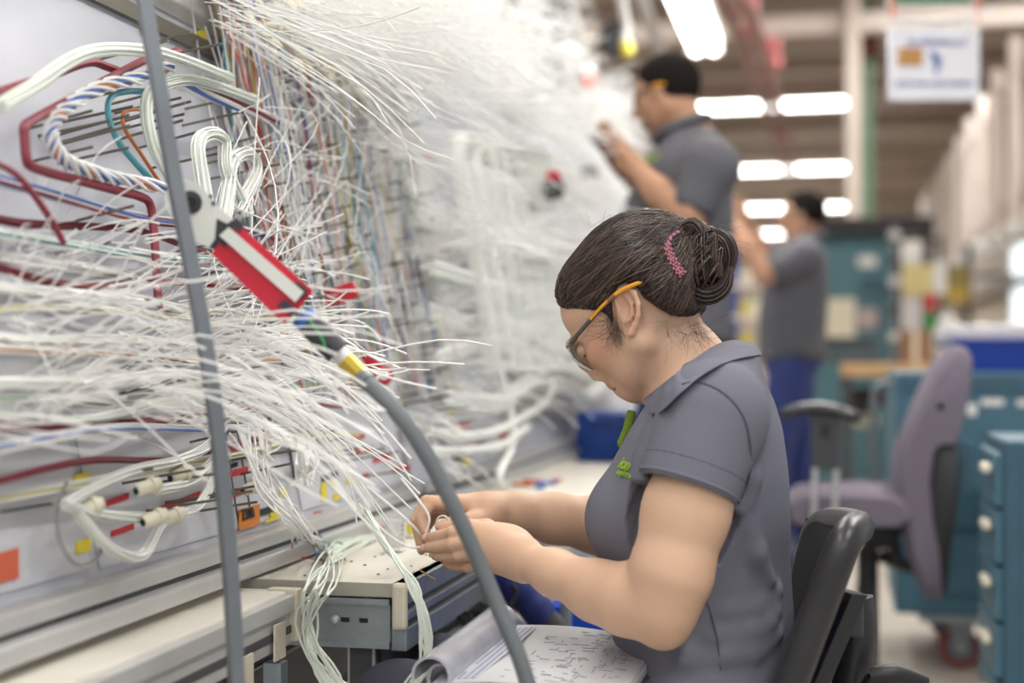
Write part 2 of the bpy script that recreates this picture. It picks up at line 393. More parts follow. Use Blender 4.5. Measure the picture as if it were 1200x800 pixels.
for (y0, y1, lab) in ((-.35, 2.66, 'white harness board beside the seated worker, pegs and labels all over'), (2.70, 5.3, 'pale harness board beyond the bench, thick white looms on it'), (5.34, 8.2, 'far pale harness board behind the standing men')):
    e = empty('harness_board', (-.9, (y0+y1)/2, 0), lab, 'harness board', 'harness boards in a row'); boards.append(e)
    ht = 2.1
    P = [bd(y0, .80, -.02), bd(y1, .80, -.02), bd(y1, ht, -.02), bd(y0, ht, -.02)]
    MB().prism(P, BN*.02).build('panel', m_board, e)
    for z0, z1, off in ((.752, .773, .035), (.781, .801, .024)):
        b = MB(); b.beam(bd(y0, (z0+z1)/2, off/2-.005), bd(y1, (z0+z1)/2, off/2-.005), off+.02, z1-z0, bev=.004); b.build('bottom_rail', m_alu, e)
    b = MB(); b.beam(bd(y0, .777, .010), bd(y1, .777, .010), .02, .010); b.build('rail_groove', m_alud, e)
    b = MB(); b.beam(bd(y0, 2.11, 0), bd(y1, 2.11, 0), .05, .05, bev=.004); b.build('top_rail', m_alu, e)
    for yy in (y0+.06, y1-.06):
        b = MB(); b.beam(bd(yy, .45, -.05), bd(yy, 2.1, -.05), .045, .045, up=(1, 0, 0), bev=.003); b.build('upright', m_alu, e)
        b = MB(); b.beam((-1.0, yy, 0), (-.8, yy, .50), .05, .05, bev=.003); b.build('foot', m_alu, e)
B1, B2, B3 = boards
b = MB(); b.beam(bd(-.3, 1.53, .006), bd(2.1, 1.53, .006), .012, .022); b.build('cross_rail', m_peg, B1)
# white sub-panels (paper drawings) with visible seams
def sheet(y0, y1, z0, z1, m, par, name='drawing_sheet', off=.001):
    MB().prism([bd(y0, z0, off), bd(y1, z0, off), bd(y1, z1, off), bd(y0, z1, off)], BN*.002).build(name, m, par)
m_sheet = mat('sheet_white', (210, 212, 218), .5, var=.02); m_sheet2 = mat('sheet_warm', (200, 198, 192), .6, var=.05)
sheet(.2, 1.45, .815, 1.14, m_sheet, B1); sheet(1.47, 2.05, .812, 1.08, m_sheet, B1); sheet(2.1, 2.64, .812, 1.3, m_sheet, B1)
sheet(2.75, 3.6, .88, 1.3, m_sheet, B2); sheet(3.7, 5.2, .88, 1.5, m_sheet2, B2)
sheet(.3, 2.6, 1.56, 2.05, m_sheet2, B1)
# pegs: rows of steel rods standing out of the board
pegs = []
def peg(u, v, L=.11, r=.0019):
    p = onb(u, v, 0); pegs.append((p, L, r))
for (u0, v0, u1, v1, n) in ((110, 70, 175, 62, 3), (40, 148, 52, 196, 4), (70, 130, 80, 185, 5), (128, 118, 150, 160, 4), (150, 130, 170, 190, 4),
        (215, 130, 260, 230, 6), (290, 95, 300, 250, 9), (330, 110, 345, 330, 10), (365, 105, 380, 380, 12), (400, 120, 415, 420, 10), (430, 130, 445, 400, 9),
        (300, 260, 330, 420, 7), (420, 320, 470, 470, 7), (60, 275, 160, 500, 8), (180, 300, 230, 520, 7), (240, 420, 280, 560, 6),
        (300, 500, 420, 560, 8), (440, 420, 520, 540, 8), (100, 560, 230, 590, 5), (170, 600, 240, 575, 3), (490, 260, 540, 420, 7)):
    for i in range(n):
        f = i/max(1, n-1)
        for q in range(2 if u0 > 280 and v1 < 480 else 1):
            peg(u0+(u1-u0)*f+rng.normal()*9, v0+(v1-v0)*f+rng.normal()*5, .07+rng.random()*.05)
pm = MB().cyl((0, 0, 0), (0, 0, 1), 1, 6).mesh('peg')
pm.materials.append(m_peg)
for p, L, r in pegs:
    o = bpy.data.objects.new('peg', pm); COL.objects.link(o); par = B1 if p.y < 2.68 else B2
    o.parent = par; q = Vector((0, 0, 1)).rotation_difference(BN+Vector((0, rng.normal()*.03, rng.normal()*.03)))
    o.rotation_mode = 'QUATERNION'; o.rotation_quaternion = q; o.scale = (r, r, L); o.location = p-par.location
# small flat labels printed or stuck on the board
def label(u, v, wpx, hpx, m, name='label_strip', par=None, skew=-.30, th=.0015, off=.004):
    c = onb(u, v, off); par = par or (B1 if c.y < 2.68 else B2)
    def pt(a, b): return onb(u+a*wpx/2, v+b*hpx/2+a*wpx/2*skew, off)
    MB().prism([pt(-1, 1), pt(1, 1), pt(1, -1), pt(-1, -1)], BN*th).build(name, m, par)
for a in ((277, 524, 18, 8), (278, 553, 24, 8), (276, 578, 14, 7), (135, 586, 30, 7, -.35), (210, 588, 50, 7, -.38), (143, 621, 26, 7, -.35), (372, 606, 9, 14), (420, 512, 14, 5), (425, 528, 22, 6), (447, 537, 20, 6), (470, 549, 20, 6), (428, 557, 8, 5),
          (540, 500, 22, 7), (548, 525, 30, 6), (592, 512, 10, 8), (590, 355, 22, 5), (620, 354, 20, 4), (510, 350, 20, 5), (515, 290, 18, 6), (480, 170, 20, 6), (500, 182, 18, 6)):
    label(a[0], a[1], a[2], a[3], m_red, skew=a[4] if len(a) > 4 else -.25)
for a in ((95, 561, 17, 13), (97, 640, 17, 15), (332, 577, 8, 9), (379, 576, 6, 22), (394, 582, 7, 8), (409, 563, 7, 8), (394, 528, 7, 9), (374, 531, 7, 8), (322, 600, 12, 10), (390, 566, 6, 6), (546, 540, 8, 9), (528, 482, 7, 7), (570, 470, 6, 7), (175, 33, 16, 12), (233, 42, 16, 12)):
    label(*a, m_yel, 'label_tag')
for a in ((313, 598, 26, 8), (376, 514, 14, 6), (386, 558, 18, 7), (301, 545, 6, 6), (519, 467, 18, 7), (535, 537, 12, 6), (405, 510, 8, 5), (275, 537, 8, 4), (274, 545, 7, 5)):
    label(*a, m_ink, 'printed_mark')
label(8, 663, 26, 36, m_orange if False else mat('tag_red_orange', (212, 104, 76), .6), 'label_tag')
label(291, 606, 24, 24, m_orange, 'number_tag', th=.002); label(535, 455, 6, 20, m_orange, 'label_tag'); label(320, 608, 20, 4, m_yel)
c = onb(291, 602, .008); text_obj('tag_text', 'Z300', c, .020, Vector((0, 1, .0)), BU, m_ink, B1, bold=.0006)
# seam lines of the drawing
for (u0, v0, u1, v1) in ((258, 480, 280, 620), (272, 470, 295, 612), (335, 500, 345, 560), (440, 470, 452, 545), (505, 440, 520, 545), (0, 600, 60, 590)):
    a = onb(u0, v0, .003); b_ = onb(u1, v1, .003); MB().beam(a, b_, .002, .003, up=BN).build('ruled_line', m_ink, B1 if a.y < 2.68 else B2)
# ------------------------------------------------------------------ near shelf (left)
m_top = mat('shelf_laminate', (222, 218, 206), .5, var=.06, vs_=9); 
e = empty('board_shelf', (-.75, .9, .6), 'narrow worn white shelf with aluminium edge, masking tape on its corner', 'shelf')
X0, X1 = -.808, -.706
MB().bx(X0, X1, .15, 1.785, .722, .742, bev=.003).build('shelf_top', m_top, e)
MB().bx(X1, X1+.012, .15, 1.785, .716, .738, bev=.002).build('edge_strip', m_alu, e)
b = MB(); b.bx(X1-.03, X1+.006, .15, 1.78, .672, .714, bev=.003); b.build('edge_profile', m_alu, e)
MB().bx(X1+.004, X1+.008, .15, 1.78, .688, .698).build('profile_groove', m_alud, e)
MB().bx(X1-.028, X1+.016, 1.770, 1.790, .676, .745, bev=.003).build('masking_tape', m_tape, e); MB().bx(X1+.011, X1+.014, 1.70, 1.735, .664, .71).build('masking_tape', m_tape, e); MB().bx(X1+.011, X1+.014, 1.58, 1.63, .65, .69).build('masking_tape', m_tape, e)
for y in (.35, 1.55): MB().beam((-.83, y, .70), (-.72, y, .70), .03, .03).build('bracket', m_alu, e)
# lower tray under the shelf
e = empty('parts_rack', (-.8, 1.5, 0), 'grey metal parts rack standing under the shelf', 'rack')
for z in (.36, .52):
    MB().bx(-.95, -.70, .7, 1.74, z, z+.012).build('rack_shelf', m_galv, e); MB().bx(-.703, -.69, .7, 1.74, z, z+.045, bev=.002).build('lip', m_white, e)
for x in (-.945, -.7):
    for y in (.72, 1.72): MB().bx(x-.012, x+.012, y-.012, y+.012, 0, .66).build('leg', m_galv, e)
# ------------------------------------------------------------------ work table at the worker's hands
e = empty('work_table', (-.68, 2.15, 0), 'shallow white work table with galvanised edge under the seated worker\'s hands', 'table')
MB().bx(-.808, -.556, 1.81, 2.62, .732, .75, bev=.002).build('table_top', m_top, e)
MB().bx(-.808, -.556, 1.807, 1.81, .734, .751).build('edge_strip', mat('edge_band', (176, 172, 160), .5), e)
fr = MB(); fr.bx(-.80, -.575, 1.812, 1.82, .665, .730); fr.bx(-.80, -.575, 1.806, 1.822, .722, .730); fr.bx(-.80, -.575, 1.806, 1.822, .664, .672); fr.build('front_channel', m_galv, e)
for x, r in ((-.652, .006), (-.76, .004)):
    MB().lathe((x, 1.8125, .70), (0, -1, 0), [(r, 0), (r, .002), (r*.7, .005), (0.0005, .006)], 12).build('rivet', m_alu, e)
for x in (-.638, -.612, -.70): MB().bx(x-.006, x+.006, 1.8112, 1.8118, .697, .703).build('slot', m_ink, e)
b = MB()
for z0, z1, mi in ((.722, .75, 0), (.70, .712, 0), (.66, .69, 0)): b.bx(-.575, -.553, 1.815, 2.62, z0, z1, bev=.002)
b.build('side_channel', m_galv, e); MB().bx(-.572, -.560, 1.82, 2.62, .66, .73).build('side_groove', m_alud, e)
MB().bx(-.571, -.551, 1.804, 1.818, .690, .752, bev=.005).build('masking_tape', m_tape, e)
for y in (1.845, 2.56):
    b = MB(); b.bx(-.64, -.60, y-.02, y+.02, 0, .665, bev=.003); b.build('leg', m_alu, e)
    MB().bx(-.635, -.605, y-.023, y-.019, .02, .66).build('leg_groove', m_alud, e)
    MB().bx(-.595, -.575, y-.015, y+.025, 0, .665, bev=.003).build('leg_brace', m_dark, e)
MB().bx(-.80, -.60, 2.2, 2.24, .18, .22, bev=.003).build('foot_bar', m_alu, e)
# second table further along
e = empty('far_work_table', (-.62, 3.4, 0), 'white work table further along the boards with coloured bits on it', 'table')
MB().bx(-.82, -.50, 2.95, 3.95, .73, .755, bev=.003).build('table_top', m_top, e); MB().bx(-.50, -.485, 2.95, 3.95, .69, .752, bev=.003).build('edge_profile', m_alu, e)
MB().bx(-.82, -.50, 2.935, 2.95, .69, .752, bev=.003).build('edge_profile', m_alu, e)
for x in (-.8, -.52):
    for y in (2.98, 3.92): MB().bx(x-.02, x+.02, y-.02, y+.02, 0, .73).build('leg', m_alu, e)
# ================================================================== wires
NP = 9; TT = np.linspace(0, 1, NP)
def fan(reg):
    (u0, u1, v0, v1, off0, off1, ncl, per, L0, L1, ay, az, sp, sag, r) = reg; out = []
    for c in range(ncl):
        uc = rng.uniform(u0, u1); vc = rng.uniform(v0, v1); of = rng.uniform(off0, off1); base = np.array(onb(uc, vc, of))
        cd = np.array(BN)+np.array([0, ay+rng.normal()*.18, az+rng.normal()*.22]); cd /= np.linalg.norm(cd); Lc = rng.uniform(L0, L1)
        for k in range(per):
            d = cd+rng.normal(size=3)*sp; d /= np.linalg.norm(d); L = Lc*rng.uniform(.6, 1.1)
            p0 = base+rng.normal(size=3)*np.array([.008, .02, .014])
            b1 = rng.normal(size=3)*L*.06; b1 -= d*(b1@d); b2 = rng.normal(size=3)*L*.06
            t = TT[:, None]
            P = p0+d*L*t+np.array([0, 0, -1.0])*L*sag*rng.uniform(.3, 1.6)*t**2+b1*(t*(1-t)*2.2)+b2*np.maximum(0, t-.8)**1*4
            out.append((P, r*rng.uniform(.85, 1.15)))
    return out
#         u0   u1   v0   v1  off0 off1 ncl per  L0   L1    ay   az    sp   sag  r
REG_A = [(300, 440, -10, 55, .05, .12, 15, 9, .22, .38, .10, -.42, .10, .12, .00105),      # top fan
         (230, 380, -70, 10, .05, .15, 8, 8, .26, .42, .05, -.45, .10, .12, .00105),
         (400, 480, 60, 190, .05, .12, 10, 8, .24, .38, .12, -.20, .10, .12, .00105),
         (460, 510, 190, 300, .05, .12, 7, 8, .22, .36, .12, -.10, .12, .10, .00105)]
REG_B = [(170, 330, 375, 460, .05, .16, 9, 8, .18, .30, -.05, -.06, .08, .40, .0013),    # low fan over the bench
         (0, 170, 290, 480, .04, .10, 9, 6, .10, .20, -.1, .0, .16, .10, .0013),
         (210, 330, 300, 400, .04, .10, 6, 7, .10, .20, .0, .05, .22, .12, .0011)]
REG_S = [(290, 480, 60, 420, .02, .07, 12, 8, .06, .16, .1, .0, .35, .15, .0010),        # tangle close to the board
         (0, 260, 250, 520, .02, .08, 15, 8, .06, .16, .1, 0, .35, .1, .0010),
         (480, 600, 200, 450, .03, .12, 24, 9, .10, .24, .15, -.12, .25, .15, .0010),
         (560, 690, 260, 430, .03, .16, 40, 10, .12, .28, .1, -.15, .25, .2, .0013),
         (430, 600, -40, 60, .06, .16, 42, 11, .18, .30, .1, -.35, .20, .15, .0013),
         (540, 640, 20, 150, .06, .16, 46, 13, .12, .24, .1, -.25, .28, .15, .0016),
         (620, 720, 110, 230, .06, .18, 36, 13, .16, .34, .1, -.2, .35, .15, .0018),
         (250, 440, -40, 50, .05, .14, 18, 9, .2, .36, .08, -.4, .16, .12, .0010),
         (120, 320, 400, 490, .04, .12, 7, 7, .12, .26, .0, .0, .16, .4, .0012),
         (430, 600, 430, 540, .03, .08, 12, 7, .06, .16, .1, -.1, .3, .3, .0011)]
A = sum((fan(r) for r in REG_A), []); Bf = sum((fan(r) for r in REG_B), []); S = sum((fan(r) for r in REG_S), [])
rng.shuffle(A); rng.shuffle(Bf)
def indiv(lst, n, label, group):
    for P, r in lst[:n]:
        V, F = many_tubes([P], [r], 5); me = np_mesh('loose_wire', V, F); tag(link('loose_wire', me, m_wire), label, 'wire', group)
indiv(A, 180, 'thin white wire fanning out loose from the upper part of the harness board', 'loose wires of the upper fan')
indiv(Bf, 120, 'thin white wire hanging out loose from the lower part of the harness board', 'loose wires of the lower fan')
rest = A[180:]+Bf[120:]+S
V, F = many_tubes([p for p, _ in rest], [r for _, r in rest], 4)
tag(link('loose_wire_mass', np_mesh('loose_wire_mass', V, F), m_wire), 'dense mass of countless loose white wires covering the harness boards', 'wire', kind='stuff')
# wires running up and down the board behind the pegs
cols = [m_wire, m_wireg, m_blue, m_orw, m_teal, m_redw, m_yelw]
paths = {i: [] for i in range(7)}
for k in range(760):
    y = rng.uniform(2.02, 3.0); z0 = rng.uniform(.95, 1.25); z1 = rng.uniform(1.4, 1.85)
    if rng.random() < .45: y = rng.choice([2.12, 2.3, 2.42, 2.6, 2.75, 2.9])+rng.normal()*.018
    p0 = np.array(bd(y, z0, rng.uniform(.01, .09))); p1 = np.array(bd(y+rng.normal()*.03, z1, rng.uniform(.01, .09)))
    P = p0+(p1-p0)*TT[:, None]+rng.normal(size=3)*.010*np.sin(TT*np.pi)[:, None]+rng.normal(size=3)*.006*np.sin(TT*2*np.pi)[:, None]
    i = 0 if rng.random() < .72 else int(rng.choice([1, 1, 2, 2, 3, 4, 5, 6])); paths[i].append(P)
names = ['white', 'pale green', 'blue', 'orange', 'teal', 'red', 'yellow']
for i in range(7):
    V, F = many_tubes(paths[i], [.0014]*len(paths[i]), 4)
    tag(link('upright_wire_run', np_mesh('upright_wire_run', V, F), cols[i]), f'curtain of {names[i]} wires running upright between the steel pegs', 'wire', kind='stuff')
# crossing long loose wires in the middle
X = []
for k in range(55):
    a = onb(rng.uniform(240, 420), rng.uniform(60, 380), rng.uniform(.06, .14)); b = onb(rng.uniform(270, 470), rng.uniform(90, 430), rng.uniform(.05, .16))
    a = np.array(a); b = np.array(b); P = a+(b-a)*TT[:, None]+(rng.normal(size=3)*.03)*np.sin(TT*np.pi)[:, None]; X.append(P)
V, F = many_tubes(X, [.0010]*len(X), 4)
tag(link('crossing_wire_tangle', np_mesh('crossing_wire_tangle', V, F), m_wire), 'tangle of white wires strung between pegs in mid board', 'wire', kind='stuff')

# ------------------------------------------------------------------ looms: bound bundles that lie on the pegs
def loom(pts, r, m, label, n=30, twist=None, nst=7, name='wire_loom', group=None, ties=0, m2=None):
    path = crv(pts, n); e = empty(name, path[0], label, 'wire loom', group)
    if twist is None:
        b = MB(); b.tube(path, r, 8); b.build('sleeve', m, e, True)
    else:
        for s in range(nst):                                # stranded: every strand a part
            ph = 2*math.pi*s/nst; q = []
            for i, p in enumerate(path):
                t = (path[min(i+1, n-1)]-path[max(i-1, 0)]).normalized(); x = t.cross(BN).normalized(); y = t.cross(x); a = ph+twist*i
                q.append(p+(x*math.cos(a)+y*math.sin(a))*r*(.62 if nst < 8 else (.85 if s % 2 else .45)))
            mm = m[s % len(m)] if isinstance(m, (list, tuple)) else m
            b = MB(); b.tube(q, r*min(.46, 2.6/nst), 5); b.build('strand', mm, e, True)
    if ties:
        for k in range(ties):
            i = int((k+.5)/ties*(n-1)); t = (path[min(i+1, n-1)]-path[max(i-1, 0)]).normalized()
            b = MB(); b.cyl(path[i]-t*.003, path[i]+t*.003, r*1.12, 10); b.build('cable_tie', m_cream, e, True)
    return e
def ob(lst, off): return [onb(u, v, off) for u, v in lst]
loom(ob([(-40, 120), (0, 108), (60, 88), (103, 73), (125, 78), (150, 88)], .07), .0055, m_maroon, 'maroon taped loom bent over the top pegs, the uppermost one')
loom(ob([(210, 60), (176, 68), (135, 88), (80, 118), (38, 141), (29, 149), (29, 160), (31, 184), (36, 194), (60, 203), (95, 212), (140, 224), (166, 231), (176, 240), (180, 268), (183, 310), (186, 360)], .08), .0055, m_maroon, 'maroon taped loom making sharp corners round the end pegs', n=70)
loom(ob([(200, 78), (165, 90), (120, 102), (80, 125), (61, 148), (63, 172), (82, 192), (120, 205), (165, 215), (225, 225)], .085), .0085, [m_blue, m_paper, m_blue, m_paper, m_orw, m_paper, m_blue, m_paper, m_paper], 'blue, white and orange twisted loom looped round the pegs', n=70, twist=.55, nst=9)
loom(ob([(180, 108), (150, 107), (130, 114), (127, 135), (138, 165), (158, 190), (178, 212)], .07), .004, m_teal, 'teal wire loom curving round a row of pegs')
loom(ob([(185, 128), (148, 130), (146, 150), (165, 180), (188, 215)], .06), .0025, m_orw, 'thin orange wire loom bent round the inner pegs')
loom(ob([(0, 125), (40, 100), (80, 72), (110, 60), (150, 58), (200, 66), (270, 92)], .11), .008, [m_wire, m_wireg], 'thick white loom crossing the bare upper corner of the board', twist=.05, nst=14)
loom(ob([(214, 225), (188, 190), (174, 150), (173, 115), (190, 100), (230, 95), (300, 118)], .09), .008, [m_wire, m_wireg], 'white bent loom hooked round the pegs beside the rod', twist=.05, nst=14)
loom(ob([(200, 95), (240, 110), (300, 132), (345, 150)], .08), .008, [m_wire, m_wire, m_maroon, m_wire, m_blue], 'white, blue and maroon loom sloping under the trunk', twist=.15, nst=6)
loom(ob([(-20, 185), (20, 205), (55, 250), (75, 285)], .09), .0035, m_maroon, 'thin maroon wire slanting across the left of the board')
# long horizontal looms along the board
H = [(1.225, .06, .008, [m_blue, m_paper, m_maroon], 'blue, white and maroon'), (1.20, .05, .006, m_maroon, 'maroon taped'), (1.17, .06, .007, m_teal, 'teal'),
     (1.145, .05, .009, m_wire, 'thick white'), (1.13, .06, .006, m_maroon, 'dark maroon'), (1.105, .06, .007, m_wire, 'middle white'), (1.09, .05, .006, m_yelw, 'yellow and white'),
     (1.06, .06, .009, m_wire, 'fat white'), (1.045, .05, .006, m_orw, 'orange'), (1.02, .06, .008, m_wire, 'slack white'), (.995, .05, .005, m_greenw, 'green'), (.99, .06, .008, m_wireg, 'pale green'),
     (.965, .06, .006, m_maroon, 'maroon ridged'), (.945, .05, .007, [m_blue, m_paper, m_wire], 'blue and white'), (.925, .06, .005, m_maroon, 'low maroon'), (.905, .05, .006, m_yelw, 'low yellow')]
for z, off, r, m, lab in H:
    y0 = .55+rng.uniform(0, .3); y1 = 1.95+rng.uniform(0, .4)
    pts = [bd(y0+(y1-y0)*i/6, z+rng.normal()*.008, off+rng.normal()*.01) for i in range(7)]
    loom(pts, r*.75, m if isinstance(m, list) else ([m, m_wire, m, m_wireg] if m not in (m_wire, m_maroon) else [m]), f'{lab} loom running level along the lower board', n=26, twist=.22, nst=9, group='level looms of the lower board')
# big white trunk across the top, tied
for z, off, r, y0, y1, lab in ((1.66, .07, .022, 1.2, 2.9, 'thick stranded white trunk loom along the upper board'), (1.72, .06, .018, 1.0, 3.2, 'second stranded white trunk loom above the thick one'), (1.78, .06, .020, 1.4, 3.6, 'stranded white trunk loom near the top of the board'), (1.60, .07, .012, 1.1, 2.4, 'slim stranded blue and white loom under the trunk')):
    pts = [bd(y0+(y1-y0)*i/6, z+rng.normal()*.012, off+rng.normal()*.012) for i in range(7)]
    loom(pts, r, [m_wire, m_wire, m_wireg, m_wire, m_blue if 'blue' in lab else m_wire], lab, n=34, twist=.12, nst=12, ties=16)
# rows of cream ferrules over the trunk (each a knot of tied ends)
for k in range(46):
    u = rng.uniform(285, 420); v = 10+(u-285)*.5+rng.normal()*16
    p = onb(u, v, .10+rng.random()*.03); d = Vector((.6, .35*rng.normal(), -.3+rng.normal()*.2)).normalized()
    b = MB(); b.lathe(p, d, [(.003, 0), (.006, .002), (.0065, .012), (.005, .018), (.003, .024)], 10)
    tag(b.build('cable_clip', m_cream, None, True), 'cream plastic cable clip on the trunk of white wires', 'cable clip', 'cream clips along the trunk')
# bent white looms: hooks beside the tool and the low group with connectors
for a, lab in (([(246, 262), (238, 215), (232, 170), (245, 157), (262, 165), (265, 200), (285, 240), (290, 252)], 'bundle of white wires bent over like a hook beside the tool'),
               ([(262, 262), (268, 220), (272, 190), (290, 180), (300, 200), (285, 235), (280, 250)], 'bundle of white wires drooping behind the tool head')):
    loom(ob(a, .11), .010, [m_wire, m_wire, m_wireg], lab, twist=.06, nst=16)
def connector(u, v, off, d, label, L=.03, r=.008, m=m_cream):
    p = onb(u, v, off); d = Vector(d).normalized(); e = empty('wire_connector', p, label, 'connector', 'cream connectors low on the board')
    MB().lathe(p, d, [(r*.8, 0), (r, .002), (r, L*.6), (r*1.25, L*.62), (r*1.25, L*.8), (r*.9, L*.82), (r*.9, L)], 14).build('shell', m, e, True)
    MB().lathe(p-d*.001, d, [(r*.5, -.001), (r*.5, .001)], 10).build('bore', m_ink, e)
for a in ((160, 575, .07), (168, 612, .07), (200, 560, .05), (190, 610, .06), (90, 600, .05), (285, 575, .05)):
    connector(a[0], a[1], a[2], (.5, .8, .25), 'cream round connector low on the board with white wires')
loom(ob([(78, 565), (68, 590), (68, 620), (76, 645), (92, 662), (112, 655), (118, 640), (108, 625)], .05), .0022, mat('cable_grey', (140, 140, 138), .5), 'thin grey cable loop hanging low on the board')
for a, lab in (
               ([(90, 600), (120, 635), (150, 652), (170, 648), (185, 620), (195, 605)], 'white wire bundle sagging between two connectors, the lowest one'),
               ([(75, 590), (110, 602), (150, 606), (190, 606), (230, 595), (250, 560)], 'white wire bundle strung level between connectors'),
               ([(78, 590), (120, 566), (160, 550), (205, 540), (240, 525), (262, 500)], 'white wire bundle rising from the low connectors'),
               ([(185, 575), (220, 565), (245, 545), (260, 520)], 'white wire bundle curving up beside the rod')):
    loom(ob(a, .06), .006, [m_wire, m_wire, m_wireg], lab, twist=.06, nst=12)
# white bundle drooping from the board to the bench, ends with coloured tips
for k in range(16):
    a = onb(288+rng.normal()*9, 505+rng.normal()*8, .09); b = onb(310+rng.normal()*8, 570+rng.normal()*6, .10); c_ = plZ(352+rng.normal()*10, 612+rng.normal()*6, .83); d_ = plZ(372+rng.normal()*12, 640+rng.normal()*5, .765); f_ = plZ(366+k*2.6, 656+rng.normal()*5, .754)
    e = empty('drooping_wire', a, 'white wire drooping onto the bench with a coloured stripped end', 'wire', 'wires drooping onto the bench')
    P = crv([a, b, c_, d_, f_], 18); MB().tube(P[:12], .0016, 5).build('insulation', m_wire, e, True)
    MB().tube(P[11:17], .0010, 5).build('inner_core', [m_blue, m_greenw, m_redw, m_paper, m_teal][k % 5], e, True)
    MB().tube(P[16:], .0013, 5).build('crimped_tip', mat('brass', (190, 140, 66), .3, .9), e, True)
# upright hanging clumps right of the tag
for (u, v, h, n, lab) in ((355, 545, 60, 12, 'clump of white wires hanging by the yellow labels'), (312, 520, 50, 8, 'clump of white wires hanging above the number tag')):
    e = empty('hanging_wire_clump', onb(u, v, .05), lab, 'wire loom')
    for k in range(n):
        a = onb(u+rng.normal()*7, v-h*.6, .05+rng.random()*.04); b = onb(u+rng.normal()*9, v+h*.4, .06+rng.random()*.04); c_ = onb(u+rng.normal()*9, v, .05+rng.random()*.06)
        MB().tube(crv([a, c_, b], 9), .0014, 5).build('strand', m_wire, e, True)
# thick far bundles: U-shaped looms on the middle board
for k in range(7):
    z1 = 1.50+k*.02; y0 = 3.15+k*.16; y1 = y0+.5+.12*k
    pts = [bd(y0, 1.0, .10), bd(y0, z1-.1, .11), bd(y0+.02, z1, .11), bd(y0+.1, z1+.05, .11), bd(y0+.3, z1+.03, .11), bd(y1, z1, .1)]
    loom(pts, .018, [m_wire, m_wireg, m_wire], f'fat white loom bent at right angles on the middle board' , n=28, twist=.08, nst=12, group='bent looms on the middle board', name='wire_loom')
for z, r in ((.95, .02), (1.04, .018), (1.12, .02), (1.2, .018), (1.3, .02), (1.36, .02)):
    pts = [bd(2.75+i*.42, z+rng.normal()*.02, .08+rng.normal()*.02) for i in range(7)]
    loom(pts, r, [m_wire, m_wireg, m_wire], 'white loom sagging level along the middle board', twist=.1, nst=8, group='level looms of the middle board')
for (a, lab) in (([(500, 505), (540, 512), (580, 505), (610, 490), (640, 470), (650, 445)], 'white loom curling up low on the middle board'), ([(500, 530), (550, 528), (590, 520), (618, 500)], 'lowest white loom on the middle board'), ([(585, 430), (598, 480), (600, 520), (585, 555), (590, 570)], 'white loom dropping to the far table')):
    loom(ob(a, .1), .010, [m_wire, m_wire, m_wireg], lab, twist=.1, nst=7)
# ================================================================== the seated worker
def v3(p): return np.array(p, np.float32)
YW = 1.88
def W(u, v, b=0.0): return pl(u, v, YW-b)                     # b: metres towards the camera from her middle plane
PSI = math.radians(7)
HF = Vector((-math.cos(PSI), math.sin(PSI), 0)); HL = Vector((-math.sin(PSI), -math.cos(PSI), 0))
H0 = W(748, 345)
def hp(u, v, b=0.0): r = ray(u, v); return CAM + r*(((H0-CAM).dot(HL)+b)/r.dot(HL))
def mir(p): d = (p-H0).dot(HL); return p-HL*(2*d)
TH = math.radians(40); E1 = HF*math.cos(TH)+Vector((0, 0, -math.sin(TH))); E3 = HF*math.sin(TH)+Vector((0, 0, math.cos(TH)))
HAX = (E1, HL, E3)
def head_sdf(g):
    g.ell(hp(752, 335), (.090, .072, .082), HAX, .01)
    g.ell(hp(702, 360), (.052, .058, .050), HAX, .03)          # forehead
    g.ell(hp(736, 400), (.046, .056, .050), HAX, .03)          # mid face
    for s in (1, -1):
        f = (lambda p: p) if s == 1 else mir
        g.ell(f(hp(706, 411, .030)), (.026, .024, .026), HAX, .02)   # cheekbone
        g.cone(f(hp(752, 402, .052)), f(hp(744, 448, .016)), .022, .017, .025)  # jaw
        g.ell(f(hp(738, 428, .030)), (.020, .020, .024), HAX, .02)
        g.cone(f(hp(669, 404, .010)), f(hp(681, 398, .036)), .0075, .007, .010)   # brow
        g.ell(f(hp(683, 413, .030)), (.013, .013, .013), HAX, .012, 'sub')   # socket
        g.ell(f(hp(686, 411, .030)), (.0115, .0125, .0115), HAX, .003)     # lid over eye
        g.ell(f(hp(705.5, 438, .0115)), (.0078, .0062, .0066), HAX, .004)  # nostril wing
        g.ell(f(hp(704.5, 443, .0068)), (.0034, .0030, .0030), HAX, .001, 'sub')
    g.chain([hp(673, 411), hp(685, 425), hp(699, 438)], [.0075, .0075, .0092], .008)   # nose
    g.cone(hp(712, 430), hp(731, 447), .017, .017, .012)                      # muzzle
    g.cone(hp(717.5, 450, .016), hp(717.5, 450, -.016), .0052, .0052, .007)   # upper lip
    g.cone(hp(717, 449.5, .006), hp(717, 449.5, -.006), .0062, .0062, .005)
    g.cone(hp(726, 457, .013), hp(726, 457, -.013), .0062, .0062, .006)   # lower lip
    g.ell(hp(743, 457), (.0165, .020, .017), HAX, .014)                        # chin
    g.cone(hp(720.5, 455.5, .022), hp(720.5, 455.5, -.022), .0016, .0016, .002, 'sub')
